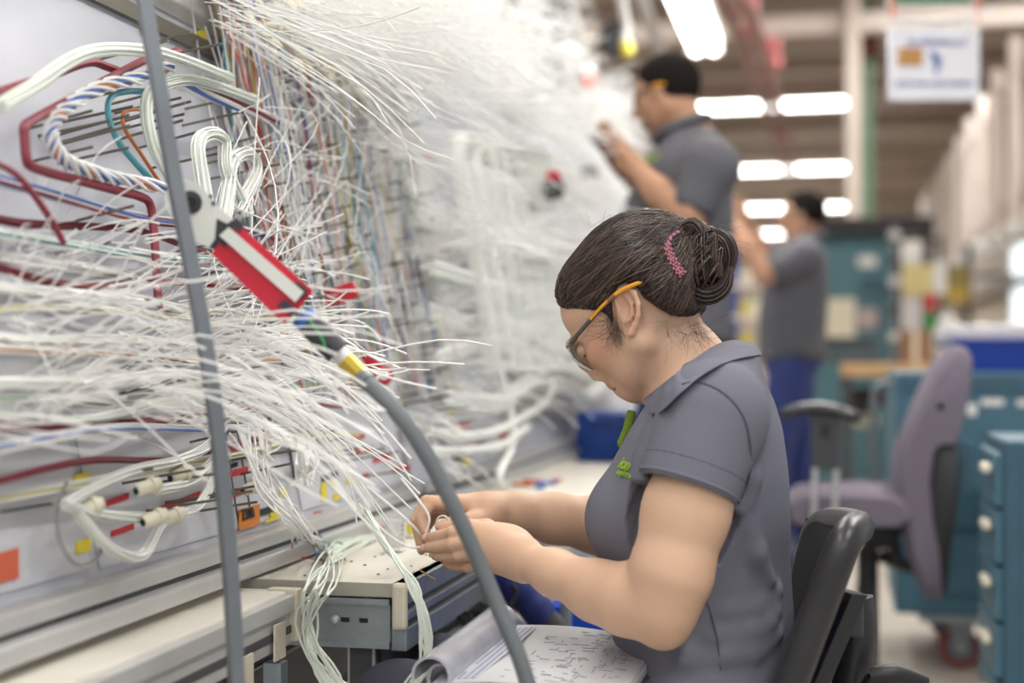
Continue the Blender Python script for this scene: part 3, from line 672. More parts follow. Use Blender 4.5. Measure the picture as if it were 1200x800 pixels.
def ear_sdf(g, f):
    g.ell(f(hp(735, 364, .066)), (.016, .007, .028), (E1*.75+E3*-.66 if False else Vector((1, 0, 0)), HL, Vector((0, 0, 1))), .006)
    g.ell(f(hp(733, 362, .078)), (.010, .008, .017), (Vector((1, 0, 0)), HL, Vector((0, 0, 1))), .004, 'sub')
    pts = [(725, 362), (722, 350), (727, 340), (736, 337), (744, 343), (748, 356), (748, 370), (744, 382), (740, 390)]
    g.chain([f(hp(u, v, .072+.004*(u-722)/26)) for u, v in pts], [.003, .0034, .0036, .0036, .0036, .0036, .0034, .0042, .0055], .003)
    g.chain([f(hp(u, v, .073)) for u, v in [(733, 346), (740, 355), (741, 368), (736, 377)]], [.0025]*4, .003)
    g.ell(f(hp(726.5, 367, .071)), (.0036, .003, .005), None, .003)
# ---- arms (skin), positions from the contour
LA = [(W(836, 490, .165), .048), (W(804, 600, .185), .050), (W(786, 672, .20), .047), (W(774, 712, .20), .041)]
LF = [(W(774, 712, .20), .041), (W(735, 702, .18), .041), (W(700, 692, .155), .0355), (W(650, 671, .115), .0275), (W(614, 655, .085), .0225)]
RA = [(W(836, 495, -.165), .048), (W(790, 590, -.20), .046), (W(755, 628, -.20), .042)]
RF = [(W(755, 628, -.20), .042), (W(700, 615, -.17), .0395), (W(650, 607, -.135), .034), (W(600, 600, -.09), .0265), (W(578, 597, -.07), .024)]
g = SDF((-.60, 1.60, .60), (.14, 2.16, 1.30), .0023)
head_sdf(g)
ear_sdf(g, lambda p: p); ear_sdf(g, mir)
g.chain([hp(768, 388), W(800, 425), W(832, 465)], [.049, .052, .060], .02)       # neck
g.cone(hp(757, 380, .04), W(782, 462, .02), .014, .010, .02)                        # neck tendon
g.ell(W(835, 520), (.09, .14, .10), None, .03)
for ch in (LA, LF, RA, RF): g.chain([p for p, _ in ch], [r for _, r in ch], .018)
g.ell(W(779, 737, .203), (.022, .02, .022), None, .015)                            # elbow point
# left hand: palm away from the camera, fingers stacked
wl = W(614, 655, .085)
MC = [(W(556, 620, .058), W(531, 624, .052), W(514, 628, .036), W(502, 630, .018)), (W(557, 633, .064), W(530, 638, .058), W(512, 641, .040), W(500, 642, .020)),
      (W(562, 646, .064), W(536, 651, .055), W(520, 652, .038), W(510, 651, .020)), (W(570, 657, .058), W(548, 664, .045), W(533, 664, .030), W(523, 661, .014))]
for i, (a, b_, c_, d_) in enumerate(MC):
    q = wl+Vector((0, 0, .012-.008*i)); g.cone(q, a, .0175, .0125, .014)
for i, (a, b_, c_, d_) in enumerate(MC):
    s = (1, 1.02, .98, .88)[i]; g.chain([a, b_, c_, d_], [.0105*s, .0088*s, .0079*s, .0066*s], .0012); g.ell(b_, (.0094*s,)*3, None, .002)
g.ell((wl+MC[1][0])/2+Vector((0, .012, .004)), (.045, .018, .030), None, .012)
TL = [W(600, 640, .045), W(570, 620, .022), W(541, 616, .012), W(521, 620, .006)]
g.chain(TL, [.017, .0135, .0105, .0082], .006)
# right hand: palm down, fingers curl towards the left hand, thumb on the near side
wr_ = W(578, 597, -.07)
RC = [(W(536, 590, -.040), W(506, 588, -.030), W(493, 606, -.020), W(500, 626, -.012)), (W(533, 589, -.060), W(500, 588, -.052), W(487, 611, -.040), W(494, 637, -.028)),
      (W(534, 592, -.080), W(503, 594, -.074), W(489, 618, -.060), W(494, 645, -.046)), (W(538, 597, -.096), W(510, 602, -.090), W(497, 622, -.078), W(500, 643, -.064))]
for i, (a, b_, c_, d_) in enumerate(RC):
    q = wr_+Vector((0, .008-.008*i, .0)); g.cone(q, a, .0185, .0125, .014)
for i, (a, b_, c_, d_) in enumerate(RC):
    s = (1, 1.02, .98, .88)[i]; g.chain([a, b_, c_, d_], [.0112*s, .0092*s, .0082*s, .0066*s], .0012); g.ell(b_, (.0098*s,)*3, None, .002)
TR = [W(575, 606, -.055), W(556, 611, -.030), W(535, 613, -.012), W(517, 617, -.006)]
g.chain(TR, [.018, .0145, .0112, .0088], .006)
V, F = g.mesh(1); del g
SKIN = (216, 178, 150)
C = np.tile(np.array(lin(SKIN)), (len(V), 1))
for s in (1, -1):
    f = (lambda p: p) if s == 1 else mir
    C = mixc(C, (196, 122, 100), near(V, f(hp(702, 408, .05)), .030)*.45)
    C = mixc(C, (60, 44, 40), nearseg(V, f(hp(667, 399, .012)), f(hp(682, 391, .042)), .0035)*.85)
    C = mixc(C, (50, 36, 34), nearseg(V, f(hp(680, 416, .030)), f(hp(690, 417, .044)), .0022)*.9)
    C = mixc(C, (176, 112, 92), nearseg(V, f(hp(724, 352, .07)), f(hp(746, 372, .07)), .02)*.25)
C = mixc(C, (176, 98, 88), nearseg(V, hp(717.5, 450.5, .014), hp(717.5, 450.5, -.014), .0062)*.7)
C = mixc(C, (180, 104, 94), nearseg(V, hp(726, 457.5, .011), hp(726, 457.5, -.011), .0062)*.65)
C = mixc(C, (110, 56, 50), nearseg(V, hp(721, 455.2, .018), hp(721, 455.2, -.018), .0022)*.7)
for d_ in [x[3] for x in MC]+[x[3] for x in RC]+[TL[3], TR[3]]:
    C = mixc(C, (206, 132, 112), near(V, d_, .011)*.45)
for x in MC+RC:
    C = mixc(C, (182, 118, 92), near(V, x[1], .009)*.35); C = mixc(C, (186, 124, 98), near(V, x[2], .007)*.3)
C = mixc(C, (226, 178, 160), near(V, TR[3]+Vector((-.004, -.008, .002)), .006)*.8)
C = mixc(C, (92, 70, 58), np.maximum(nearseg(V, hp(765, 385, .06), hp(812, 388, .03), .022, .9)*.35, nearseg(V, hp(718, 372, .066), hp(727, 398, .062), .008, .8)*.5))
m_skin = mat('skin', SKIN, .5, var=.035, vs_=90, bump=.10, bs=420, spec=.35, vcol=True, sss=.12)
woman = empty('person', (W(830, 500).x+.02, YW, 0), 'seated woman in grey polo and safety glasses with bunned dark hair, working with wires', 'person')
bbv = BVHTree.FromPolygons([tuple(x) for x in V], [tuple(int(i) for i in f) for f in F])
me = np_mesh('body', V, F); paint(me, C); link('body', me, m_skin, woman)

for p_, n_ in [(x[3], Vector((-.5, -.75, .35))) for x in MC[:3]]+[(TR[3], Vector((-.45, -.6, .7)))]:
    n_ = n_.normalized(); q_ = Vector((0, 0, 1)).rotation_difference(n_).to_matrix()
    MB().ell(p_+n_*.0058+Vector((-.0015, 0, 0)), (.0050, .0042, .0014), 0, 10, q_).build('fingernail', mat('nail', (226, 184, 168), .3), woman, True)
# ---- polo shirt
rows = []
for v, f_, b_, hw in ((428, 806, 884, .062), (445, 786, 894, .10), (465, 764, 906, .135), (500, 742, 917, .165), (550, 714, 924, .168), (585, 699, 926, .165), (610, 696, 927, .158), (640, 702, 926, .15), (680, 714, 928, .145), (720, 719, 931, .145), (760, 722, 930, .15), (800, 722, 930, .172), (850, 715, 942, .195), (900, 712, 950, .20)):
    a, b = W(f_, v), W(b_, v); rows.append((a.z, (a.x+b.x)/2, YW, (b.x-a.x)/2, hw))
g = SDF((-.40, 1.58, .44), (.20, 2.20, 1.13), .003)
g.loft(rows, .02, 2.2)
for s in (1, -1):
    g.cone(W(848, 436, .05*s), W(842, 486, .155*s), .045, .060, .035)
    top = W(834, 486, .160*s); hem = W(806, 574, .185*s) if s == 1 else W(800, 560, -.19)
    g.cone(top, hem, .066, .0600, .012)
    ax = (hem-top).normalized(); 
    lo = hem-Vector((.12, .12, .10)); hi = hem+Vector((.12, .12, .12))
    # trim the sleeve flat at the hem
    sl, p = g.sub(hem-Vector((.10, .10, .09)), hem+Vector((.10, .10, .09)))
    dpl = (p-v3(hem))@v3(ax); rad = np.linalg.norm((p-v3(hem))-dpl[..., None]*v3(ax), axis=-1)-.085
    tor = g.d[sl]; side = (p[..., 1]-YW)*(-s) > .125
    g.d[sl] = np.where(side & (rad < 0), np.maximum(tor, dpl), tor)
    g.cone(hem-ax*.03, hem+ax*.05, .0535, .0525, .002, 'sub')
    h2 = hem-ax*.026
# bust and folds
for s in (1, -1): g.ell(W(727, 607, .075*s), (.042, .05, .05), None, .03)
g.plane(W(832, 417), (-.35, 0, 1), W(832, 417)-Vector((.2, .2, .05)), W(832, 417)+Vector((.2, .2, .2)))
def fold(a, b, r, dep): pass
for (u0, v0, u1, v1, b0, b1, r) in ((912, 692, 850, 715, .08, .13, .006), (910, 716, 840, 745, .085, .14, .007), (912, 742, 850, 770, .085, .14, .005), (885, 520, 878, 585, .13, .135, .006), (870, 600, 905, 680, .13, .10, .006), (900, 730, 800, 775, .10, .15, .005),
                                    (750, 700, 800, 760, .11, .15, .005), (762, 500, 752, 560, .13, .14, .005)):
    a, b = W(u0, v0, b0), W(u1, v1, b1); mid = (a+b)/2+Vector((0, 0, -.008)); g.chain([a, mid, b], [r*.3, r*.55, r*.25], .022)
V, F = g.mesh(1); del g
m_shirt = mat('grey_polo_knit', (118, 119, 131), .85, var=.05, vs_=500, bump=.35, bs=900, spec=.15)
shirt = link('polo_shirt', np_mesh('polo_shirt', V, F), m_shirt, woman)
sbv = BVHTree.FromPolygons([tuple(x) for x in V], [tuple(int(i) for i in f) for f in F])
def on_shirt(u, v, lift=.001):
    r = ray(u, v).normalized(); h = sbv.ray_cast(CAM+r*1.2, r)
    return (h[0]-r*lift) if h[0] is not None else None
# stitched seams, sleeve hem, collar, placket
def strip(pts, r, name, m, par=woman, lift=.0005, n=24):
    q = [on_shirt(u, v, lift) for u, v in pts]; q = [x for x in q if x is not None]
    if len(q) > 2: MB().tube(crv(q, n), r, 5).build(name, m, par, True)
m_seam = mat('shirt_seam', (84, 85, 95), .9, var=.05)
strip([(770, 470), (795, 452), (820, 448), (850, 462), (872, 490), (880, 530), (876, 566), (866, 590)], .0014, 'sleeve_seam', m_seam, shirt)
hemc = W(806, 574, .185); topc = W(834, 486, .160); ax = (hemc-topc).normalized(); x_ = ax.orthogonal().normalized(); y_ = ax.cross(x_)
MB().tube([hemc-ax*.006+(x_*math.cos(a)+y_*math.sin(a))*.0612 for a in np.linspace(0, 2*math.pi, 33)[:-1]], .0022, 6, closed=True).build('sleeve_hem', m_shirt, shirt, True)
MB().tube([hemc-ax*.028+(x_*math.cos(a)+y_*math.sin(a))*.0612 for a in np.linspace(0, 2*math.pi, 33)[:-1]], .0011, 5, closed=True).build('hem_stitch', m_seam, shirt, True)
strip([(822, 690), (832, 715), (840, 745), (845, 785)], .0010, 'side_seam', m_seam, shirt)
# collar: folded band round the neck
def collar():
    topn = [(757, 467), (770, 456), (790, 440), (812, 422), (835, 407), (852, 400), (868, 400)]
    botn = [(766, 484), (776, 481), (795, 463), (818, 443), (842, 428), (864, 420), (880, 417)]
    def hit(u, v, lift, fb):
        r = ray(u, v).normalized(); best = None
        for bv in (sbv, bbv):
            h = bv.ray_cast(CAM+r*1.2, r)
            if h[0] is not None and (best is None or h[3] < best): best = h[3]
        return CAM+r*(1.2+best-lift) if best is not None else fb
    bt = [.004, .036, .056, .064, .062, .050, .026]; bb = [.012, .045, .075, .088, .085, .068, .036]
    T = [hit(u, v, .006, W(u, v, b)) if i < 5 else W(u, v, b) for i, ((u, v), b) in enumerate(zip(topn, bt))]
    B = [hit(u, v, .007, W(u, v, b)) if i < 7 else W(u, v, b) for i, ((u, v), b) in enumerate(zip(botn, bb))]
    def flip(p): return Vector((p.x, 2*YW-p.y, p.z))
    T = T+[W(880, 404, 0)]+[flip(p) for p in T[::-1]]; B = B+[W(888, 416, 0)]+[flip(p) for p in B[::-1]]
    n = 72; T = crv(T, n); B = crv(B, n); cen = W(822, 440); V = []; F = []
    for i in range(n):
        t, b = T[i], B[i]; out = (b-cen); out.z *= .3; out = out.normalized(); V += [t-out*.004+Vector((0, 0, -.014)), t+Vector((0, 0, .001)), t+out*.004+Vector((0, 0, .001)), t.lerp(b, .5)+out*.007, b+out*.005, b+out*.001, t.lerp(b, .5)+out*.001]
    k = 7
    for i in range(n-1):
        for j in range(k): F.append((i*k+j, (i+1)*k+j, (i+1)*k+(j+1) % k, i*k+(j+1) % k))
    F += [tuple(range(k)), tuple((n-1)*k+j for j in range(k-1, -1, -1))]
    b = MB(); b.add(V, F); b.build('collar', m_shirt, shirt, True)
collar()
m_lime = mat('lime_green', (142, 176, 52), .7, var=.12, vs_=400)
m_olive = mat('lanyard_green', (112, 138, 40), .8, var=.15, vs_=300, bump=.3, bs=500)
ly = MB(); P0 = [(744, 481, .004), (741, 494, .006), (737, 508, .006), (730, 524, .004)]
cp = crv([W(a, b, c)+Vector((-.004, 0, 0)) for a, b, c in P0], 14); ly.tube(cp, [.005]+[.0065]*12+[.003], 8); ly.build('lanyard', m_olive, woman, True)
def chest_text(body, u, v, size, bold):
    p = on_shirt(u, v, .0012); 
    if p is None: return
    p2 = on_shirt(u+14, v+5, .0012); p3 = on_shirt(u-2, v-8, .0012)
    x = (p2-p).normalized(); y = (p3-p); y = (y-x*y.dot(x)).normalized()
    text_obj('embroidered_text', body, p, size, x, y, m_lime, shirt, .0008, bold)
chest_text('ion', 733, 544, .022, .0007); chest_text('mpleted', 732, 555, .0105, .0004)
# ---- trousers: thighs forward, shins down
m_trous = mat('dark_trousers', (52, 54, 66), .85, var=.08, bump=.2, bs=300)
g = SDF((-.62, 1.60, .02), (.24, 2.20, .78), .006)
hipx = W(835, 800).x
for s in (1, -1):
    a = Vector((hipx+.0, YW-.085*s, .54)); k_ = Vector((hipx-.40, YW-.09*s, .585)); f_ = Vector((hipx-.32, YW-.10*s, .16))
    g.cone(a, k_, .080, .064, .03); g.cone(k_, f_, .062, .045, .03)
g.ell((hipx+.01, YW, .54), (.105, .16, .08), None, .03)
V, F = g.mesh(1); link('trousers', np_mesh('trousers', V, F), m_trous, woman)
b = MB()
for s in (1, -1):
    fx = hipx-.32; b = MB(); b.ell((fx-.06, YW-.10*s, .075), (.13, .046, .045), 0, 14); b.bx(fx-.17, fx+.06, YW-.10*s-.04, YW-.10*s+.04, .025, .05, bev=.012); b.build('shoe', m_black, woman, True)

# ---- hair
hairpoly = [(636, 350), (646, 359), (660, 364), (690, 366), (706, 366), (714, 372), (719, 384), (723, 380), (722, 366), (721, 352), (726, 338), (738, 332), (750, 338), (757, 350), (766, 357), (784, 370), (802, 371), (812, 358), (809, 338), (812, 318), (818, 296), (816, 262), (800, 230), (700, 220), (630, 270)]
g = SDF(hp(748, 330)-Vector((.19, .16, .15)), hp(748, 330)+Vector((.17, .16, .15)), .0022)
head_sdf(g)
g.ell(hp(752, 334), (.101, .080, .092), HAX, .01)
g.ell(hp(695, 340), (.046, .058, .042), HAX, .02)
g.cone(hp(770, 335), hp(799, 312), .062, .036, .02)
g.cone(hp(772, 345), hp(806, 342), .044, .028, .02)
g.d -= .0025
o3 = hp(748, 345, .055)                                         # polygon prism in the head's side plane
q2 = np.array([((hp(u, v, .055)-o3).dot(HF), (hp(u, v, .055)-o3).z) for u, v in hairpoly])
sl, p = g.sub(g.lo, g.lo+g.h*g.n); rel = p-v3(o3); X2 = rel@v3(HF); Z2 = rel[..., 2]
dist = np.full(X2.shape, 9.0, np.float32); inside = np.zeros(X2.shape, bool)
for i in range(len(q2)):
    a = q2[i]; b = q2[(i+1) % len(q2)]; e = b-a; wx = X2-a[0]; wz = Z2-a[1]; t = np.clip((wx*e[0]+wz*e[1])/(e@e), 0, 1)
    dist = np.minimum(dist, np.hypot(wx-t*e[0], wz-t*e[1]))
    cond = ((a[1] > Z2) != (b[1] > Z2)); xi = a[0]+(Z2-a[1])*e[0]/(e[1] if abs(e[1]) > 1e-9 else 1e-9); inside ^= (cond & (X2 < xi))
sd = np.where(inside, -dist, dist); D = g.d[sl]; kk = .016; hh = np.clip(.5-.5*(D-sd)/kk, 0, 1); g.d[sl] = D*(1-hh)+sd*hh+kk*hh*(1-hh)
for ff in ((lambda p: p), mir):
    g.cone(ff(hp(735, 350, .078)), ff(hp(737, 388, .075)), .013, .010, .003, 'sub')
V, F = g.mesh(2); del g
m_hair = mat('dark_brown_hair', (46, 36, 33), .42, var=.25, vs_=60, spec=.5); m_hair_sheen = mat('brown_hair_sheen', (92, 72, 60), .32, var=.2, spec=.6)  # lighter brown strands put the hair's sheen into their colour
hair = link('hair', np_mesh('hair', V, F), m_hair, woman)
hb = BVHTree.FromPolygons([tuple(x) for x in V], [tuple(int(i) for i in f) for f in F]); hc = hp(752, 340)
tie = hp(793, 296)
def lay(a, b, n=12, lift=.0012, wob=.03):
    da = Vector(a)-hc; db = Vector(b)-hc; P = []; wv = Vector((random.gauss(0, wob), random.gauss(0, wob), random.gauss(0, wob)))
    for i in range(n):
        t = i/(n-1); d = da.normalized().slerp(db.normalized(), t); d = (d+wv*math.sin(t*math.pi)*.5).normalized()
        h = hb.ray_cast(hc+d*.16, -d)
        if h[0] is None: return None
        P.append(h[0]+d*(lift*math.sin(math.pi*min(1, t*1.02))+lift*.2))
    return P
SA, SB = [], []
starts = []
for k in range(1500):
    r_ = random.random(); s = 1 if random.random() < .72 else -1; f = (lambda p: p) if s == 1 else mir
    if r_ < .55:
        t = random.random(); u = 645+t*76; v = 359+t*12+random.uniform(-8, 4); b = .075*min(1, math.sqrt(t*1.1)+.05)*random.uniform(.55, 1)
    elif r_ < .7: u = random.uniform(640, 700); v = random.uniform(300, 350); b = random.uniform(0, .05)
    else: u = random.uniform(745, 822); v = 345+(u-745)*.52+random.uniform(-8, 2); b = random.uniform(.01, .075)
    q = lay(f(hp(u, v, b)), tie+Vector((random.gauss(0, .012), random.gauss(0, .018), random.gauss(0, .012))), 12, random.uniform(.0006, .0030))
    if q: (SA if random.random() < .62 else SB).append(q)
for lst, mm in ((SA, m_hair), (SB, m_hair_sheen)):
    V, F = many_tubes(lst, [random.uniform(.0005, .0011) for _ in lst], 4); o = link('hair_strands', np_mesh('hair_strands', V, F), mm, hair); o['kind'] = 'stuff'
# bun: coiled locks
bc = hp(821, 306); bax = (bc-tie).normalized(); bx = bax.cross(HL).normalized(); by = bax.cross(bx)
MB().ell(bc, (.043, .040, .045), 0, 20).build('bun_core', m_hair, hair, True)
L1, L2 = [], []
for k in range(460):
    ph = random.random()*6.28; r0 = random.uniform(.038, .049); til = random.uniform(-.9, .9); sw = random.uniform(1.4, 3.2); pts = []
    for i in range(12):
        t = i/11; a = ph+sw*t; lat = til+ (t-.5)*random.choice([-1, 1])*.0+ .9*(t-.5)*(1 if k % 2 else -1)
        lat = max(-1.45, min(1.45, lat)); rr = r0*(1+.06*math.sin(a*3+ph))
        p = bc+(bax*math.sin(lat)*.95+(bx*math.cos(a)+by*math.sin(a))*math.cos(lat))*rr; pts.append(p)
    (L1 if random.random() < .65 else L2).append(pts)
for lst, mm in ((L1, m_hair), (L2, m_hair_sheen)):
    V, F = many_tubes(lst, [random.uniform(.0008, .0016) for _ in lst], 4); o = link('bun_strands', np_mesh('bun_strands', V, F), mm, hair); o['kind'] = 'stuff'
for (us, lab) in (([(800, 300), (800, 278), (812, 266), (822, 276), (820, 300)], 0), ([(815, 285), (832, 276), (848, 282), (856, 300), (852, 325)], 1), ([(800, 312), (806, 335), (828, 346), (848, 336), (856, 312)], 2), ([(803, 285), (818, 292), (836, 304), (846, 325)], 3)):
    P = crv([hp(u, v, .026 if lab != 1 else .018) for u, v in us], 16); prof = [.003+.0085*math.sin(math.pi*min(1, max(.10, i/15))) for i in range(16)]
    MB().tube(P, [q*.8 for q in prof], 8).build('bun_lock', m_hair, hair, True)
    for mm, cnt in ((m_hair, 70), (m_hair_sheen, 34)):
        lk = []
        for k in range(cnt):
            a0 = random.random()*6.28; tw = random.uniform(.5, 1.6); rr = random.uniform(.75, 1.12); q = []
            for i in range(16):
                t = (P[min(i+1, 15)]-P[max(i-1, 0)]).normalized(); x = t.orthogonal().normalized() if i == 0 else (x-t*x.dot(t)).normalized(); y = t.cross(x); a = a0+tw*i/15
                q.append(P[i]+(x*math.cos(a)+y*math.sin(a))*prof[i]*rr)
            lk.append(q)
        V, F = many_tubes(lk, [random.uniform(.0006, .0012) for _ in lk], 4); o = link('lock_strands', np_mesh('lock_strands', V, F), mm, hair); o['kind'] = 'stuff'
# stray hairs at the nape, temple and crown
FL = []
for k in range(300):
    c = random.random()
    if c < .45: a = hp(random.uniform(765, 825), random.uniform(375, 392), random.uniform(.02, .06)); d = Vector((random.uniform(-.2, .8), random.uniform(-.3, .3), random.uniform(-.9, .1)))
    elif c < .75: a = hp(random.uniform(712, 727), random.uniform(368, 392), .068); d = Vector((random.uniform(-.4, .6), -.2, random.uniform(-1, -.2)))
    else: a = hp(random.uniform(690, 860), random.uniform(262, 285), random.uniform(-.02, .03)); d = Vector((random.uniform(-.2, 1), random.uniform(-.5, .5), random.uniform(.0, .5)))
    d = d.normalized(); n2 = d.orthogonal(); L = random.uniform(.012, .034); cv = random.uniform(-1, 1)
    FL.append([a+d*L*t+n2*cv*L*t*t for t in np.linspace(0, 1, 8)])
V, F = many_tubes(FL, [.00015]*len(FL), 3); o = link('stray_hair', np_mesh('stray_hair', V, F), m_hair, hair); o['kind'] = 'stuff'
m_tie = mat('hair_tie_pink', (186, 118, 124), .7, var=.3, vs_=260)
tx = (hp(800, 285)-hp(790, 305)).normalized(); ring = [hp(797, 299)+(bx*math.cos(a)+by*math.sin(a))*.036 for a in np.linspace(0, 6.283, 28)[:-1]]
tpts = []
for (u, v) in ((797, 272), (788, 277), (783, 286), (785, 296), (790, 306), (796, 316), (802, 323)):
    r = ray(u, v).normalized(); h = hb.ray_cast(CAM+r*1.2, r); tpts.append((h[0] if h[0] is not None else hp(u, v, .03))-r*.003)
tq = crv(tpts, 22); to = MB().tube(tq, [.0028+.0022*math.sin(math.pi*i/21) for i in range(22)], 8).build('hair_tie', mat('hair_tie_navy', (58, 54, 92), .8), hair, True)
bd_ = MB()
for i, q in enumerate(tq[1:-1]):
    for s in (-1, 0, 1): bd_.ell(q+HL*.0035+E1*.0042*s*(1 if i % 2 else .5), (.0021, .0021, .0021), 0, 6)
o = bd_.build('tie_bead', m_tie, hair, True); o['kind'] = 'stuff'
MB().tube([p-HL*.004+E3*.002 for p in crv([mir(q) for q in tpts], 20)], .006, 8).build('hair_tie', m_tie, hair, True)
# ---- safety glasses
m_frame = mat('glasses_frame', (88, 80, 74), .35, var=.05); m_frameo = mat('glasses_orange', (232, 160, 30), .4)
m_lens = mat('clear_lens', (245, 250, 252), .03, trans=1.0, var=0)
gl = []
for s in (1, -1):
    f = (lambda p: p) if s == 1 else mir
    tp = crv([f(hp(u, v, b)) for u, v, b in ((669, 403, .052), (676, 393, .061), (690, 377, .070), (706, 359, .075), (724, 343, .080), (744, 333, .080), (764, 327, .074))], 26)
    b = MB(); b.tube(tp[:17], [.0036]*4+[.0030]*13, 8); t1 = b.build('temple', m_frame, woman, True)
    MB().tube(tp[12:], .0029, 8).build('temple_tip', m_frameo, t1, True)
    MB().tube([q+HL*.0014*s for q in tp[9:15]], .0022, 6).build('temple_inlay', m_frameo, t1, True)
    # lens shell: wraps from the nose to the temple
    grid = []
    for i in range(7):
        a = i/6; row = []
        top = hp(669-4*(1-a)*0, 404, (.006+.050*a)); bot = hp(694, 433, (.010+.046*a))
        for j in range(6):
            c_ = j/5; p = top.lerp(bot, c_); bulge = .010*math.sin(math.pi*c_)+.010*(1-a*a)
            p = p+HF*bulge*.55-Vector((0, 0, 1))*bulge*.25; 
            if c_ > .6: p += -HF*.002*(c_-.6)
            row.append(f(p) if s == -1 else p)
        grid.append(row)
    Vv = [p for r_ in grid for p in r_]; n_ = len(Vv); Vv += [p-(HF*.0018) for p in Vv]; Fv = []
    for i in range(6):
        for j in range(5):
            a = i*6+j; Fv.append((a, a+1, a+7, a+6)); Fv.append((n_+a, n_+a+6, n_+a+7, n_+a+1))
    for i in range(6): Fv += [(i*6, i*6+6, n_+i*6+6, n_+i*6), (i*6+5, n_+i*6+5, n_+i*6+11, i*6+11)]
    for j in range(5): Fv += [(j, n_+j, n_+j+1, j+1), (36+j, 36+j+1, n_+36+j+1, n_+36+j)]
    b = MB(); b.add(Vv, Fv); b.build('lens', m_lens, woman, True)
    rim = [grid[i][0] for i in range(7)]+[grid[6][j] for j in range(1, 4)]
    MB().tube(rim, [.0022]*7+[.0030, .0026, .0016], 6).build('brow_rim', m_frame, woman, True)
# ================================================================== rod, tool, bench things
m_steel = mat('grey_rod', (124, 130, 136), .45, .5, var=.08)
# leaning square rod clamped to the shelf edge, standing on the floor
rp = [at(u, v, 1.48) for u, v in ((160, -60), (169, 0), (184, 88), (203, 203), (221, 295), (238, 390), (254, 500), (264, 600), (272, 700), (277, 800), (281, 900))]
foot = Vector((rp[-1].x+.015, rp[-1].y, .01))
e = empty('support_rod', (foot.x, foot.y, 0), 'slim bowed grey steel rod leaning up from the floor in front of the harness board', 'rod')
MB().tube(crv([at(145, -200, 1.48)]+rp+[foot], 60), .0098, 4).build('bar', m_steel, e); MB().lathe((foot.x, foot.y, 0), (0, 0, 1), [(.07, 0), (.07, .008), (.03, .014), (.014, .03)], 24).build('base_plate', m_steel, e, True)
# crimping tool on its air hose
m_rt = mat('tool_red', (196, 30, 52), .42, var=.05); m_tw = mat('tool_white', (212, 214, 208), .5); m_tb = mat('tool_black', (50, 50, 54), .5)
DT = 1.56
def tp(u, v, dd=0.0): return at(u, v, DT+dd)
e = empty('crimping_tool', tp(300, 310), 'red and white air-powered crimping tool hanging by its hose at the rod', 'tool')
def slab(poly, th, name, m, dd=0.0, par=None, bev=0):
    P = [tp(u, v, dd-th/2) for u, v in poly]; return MB().prism(P, ray(300, 310).normalized()*th).build(name, m, par or e)
hd = slab([(203, 213), (214, 209), (228, 213), (243, 226), (262, 248), (276, 258), (258, 275), (250, 292), (225, 282), (206, 262), (194, 242), (193, 226)], .030, 'head', m_tw)
MB().lathe(tp(223, 237, -.016), -ray(223, 237), [(.0125, 0), (.0125, .003), (.006, .004), (.005, .001)], 20).build('pivot', m_tb, hd, True)
for (u, v) in ((247, 230), (250, 238)): MB().lathe(tp(u, v, -.0152), -ray(u, v), [(.0022, 0), (.0022, .002)], 10).build('screw', m_tb, hd)
slab([(254, 256), (266, 262), (276, 256), (285, 262), (275, 276), (258, 296), (245, 290), (252, 280)], .034, 'head_clamp', m_tb)
slab([(248, 297), (262, 278), (270, 268), (284, 266), (367, 341), (352, 360), (334, 379), (328, 375)], .040, 'handle', m_rt)
slab([(257, 276), (268, 266), (356, 342), (346, 354)], .006, 'white_stripe', m_tw, -.023)
slab([(337, 334), (350, 331), (361, 341), (354, 350)], .006, 'stripe_end', m_tb, -.0225)
slab([(325, 357), (334, 351), (350, 364), (342, 370)], .006, 'trigger_slot', m_tb, -.0225)
slab([(262, 275), (272, 263), (281, 270), (270, 283)], .007, 'strap_black', m_tb, -.024) if False else None
slab([(269, 263), (277, 257), (286, 265), (279, 272)], .044, 'end_stop', m_tb)
slab([(254, 279), (262, 274), (270, 283), (262, 290)], .046, 'end_stop', m_tb)
def along(pts, r, name, m, n=12, k=12): return MB().tube(crv([tp(*p) for p in pts], k), r, n).build(name, m, e, True)
along([(346, 362), (355, 370)], .006, 'neck', m_alu)
along([(353, 369), (364, 380)], .0135, 'blue_collar', mat('tool_blue', (46, 110, 190), .45)); along([(362, 378), (396, 413)], .0145, 'grip', m_tb, 14)
MB().tube(crv([tp(361, 373, -.016), tp(370, 385, -.0165), (tp(379, 400, -.016)), tp(380, 408, -.015)], 12), .0020, 6).build('green_lead', m_greenw, e, True)
along([(395, 412), (404, 421)], .0105, 'ferrule', m_alu); along([(403, 420), (424, 442)], .0105, 'brass_nut', mat('brass_nut', (196, 168, 70), .35, .7), 8)
# air hose from the tool down to the floor
hp_ = crv([tp(422, 440), tp(450, 466, -.03), at(487, 512, 1.52), at(530, 590, 1.52), at(575, 690, 1.53), at(618, 800, 1.52), at(640, 930, 1.54), at(648, 1180, 1.58), at(640, 1500, 1.62)], 60)
o = empty('air_hose', (hp_[-1].x, hp_[-1].y, hp_[-1].z), 'grey rubber air hose running down from the red crimping tool', 'hose')
MB().tube(hp_, .0088, 12).build('hose_body', mat('hose_grey', (108, 114, 118), .55), o, True)
MB().tube(hp_[:4], .0100, 12).build('hose_end', m_steel, o, True)
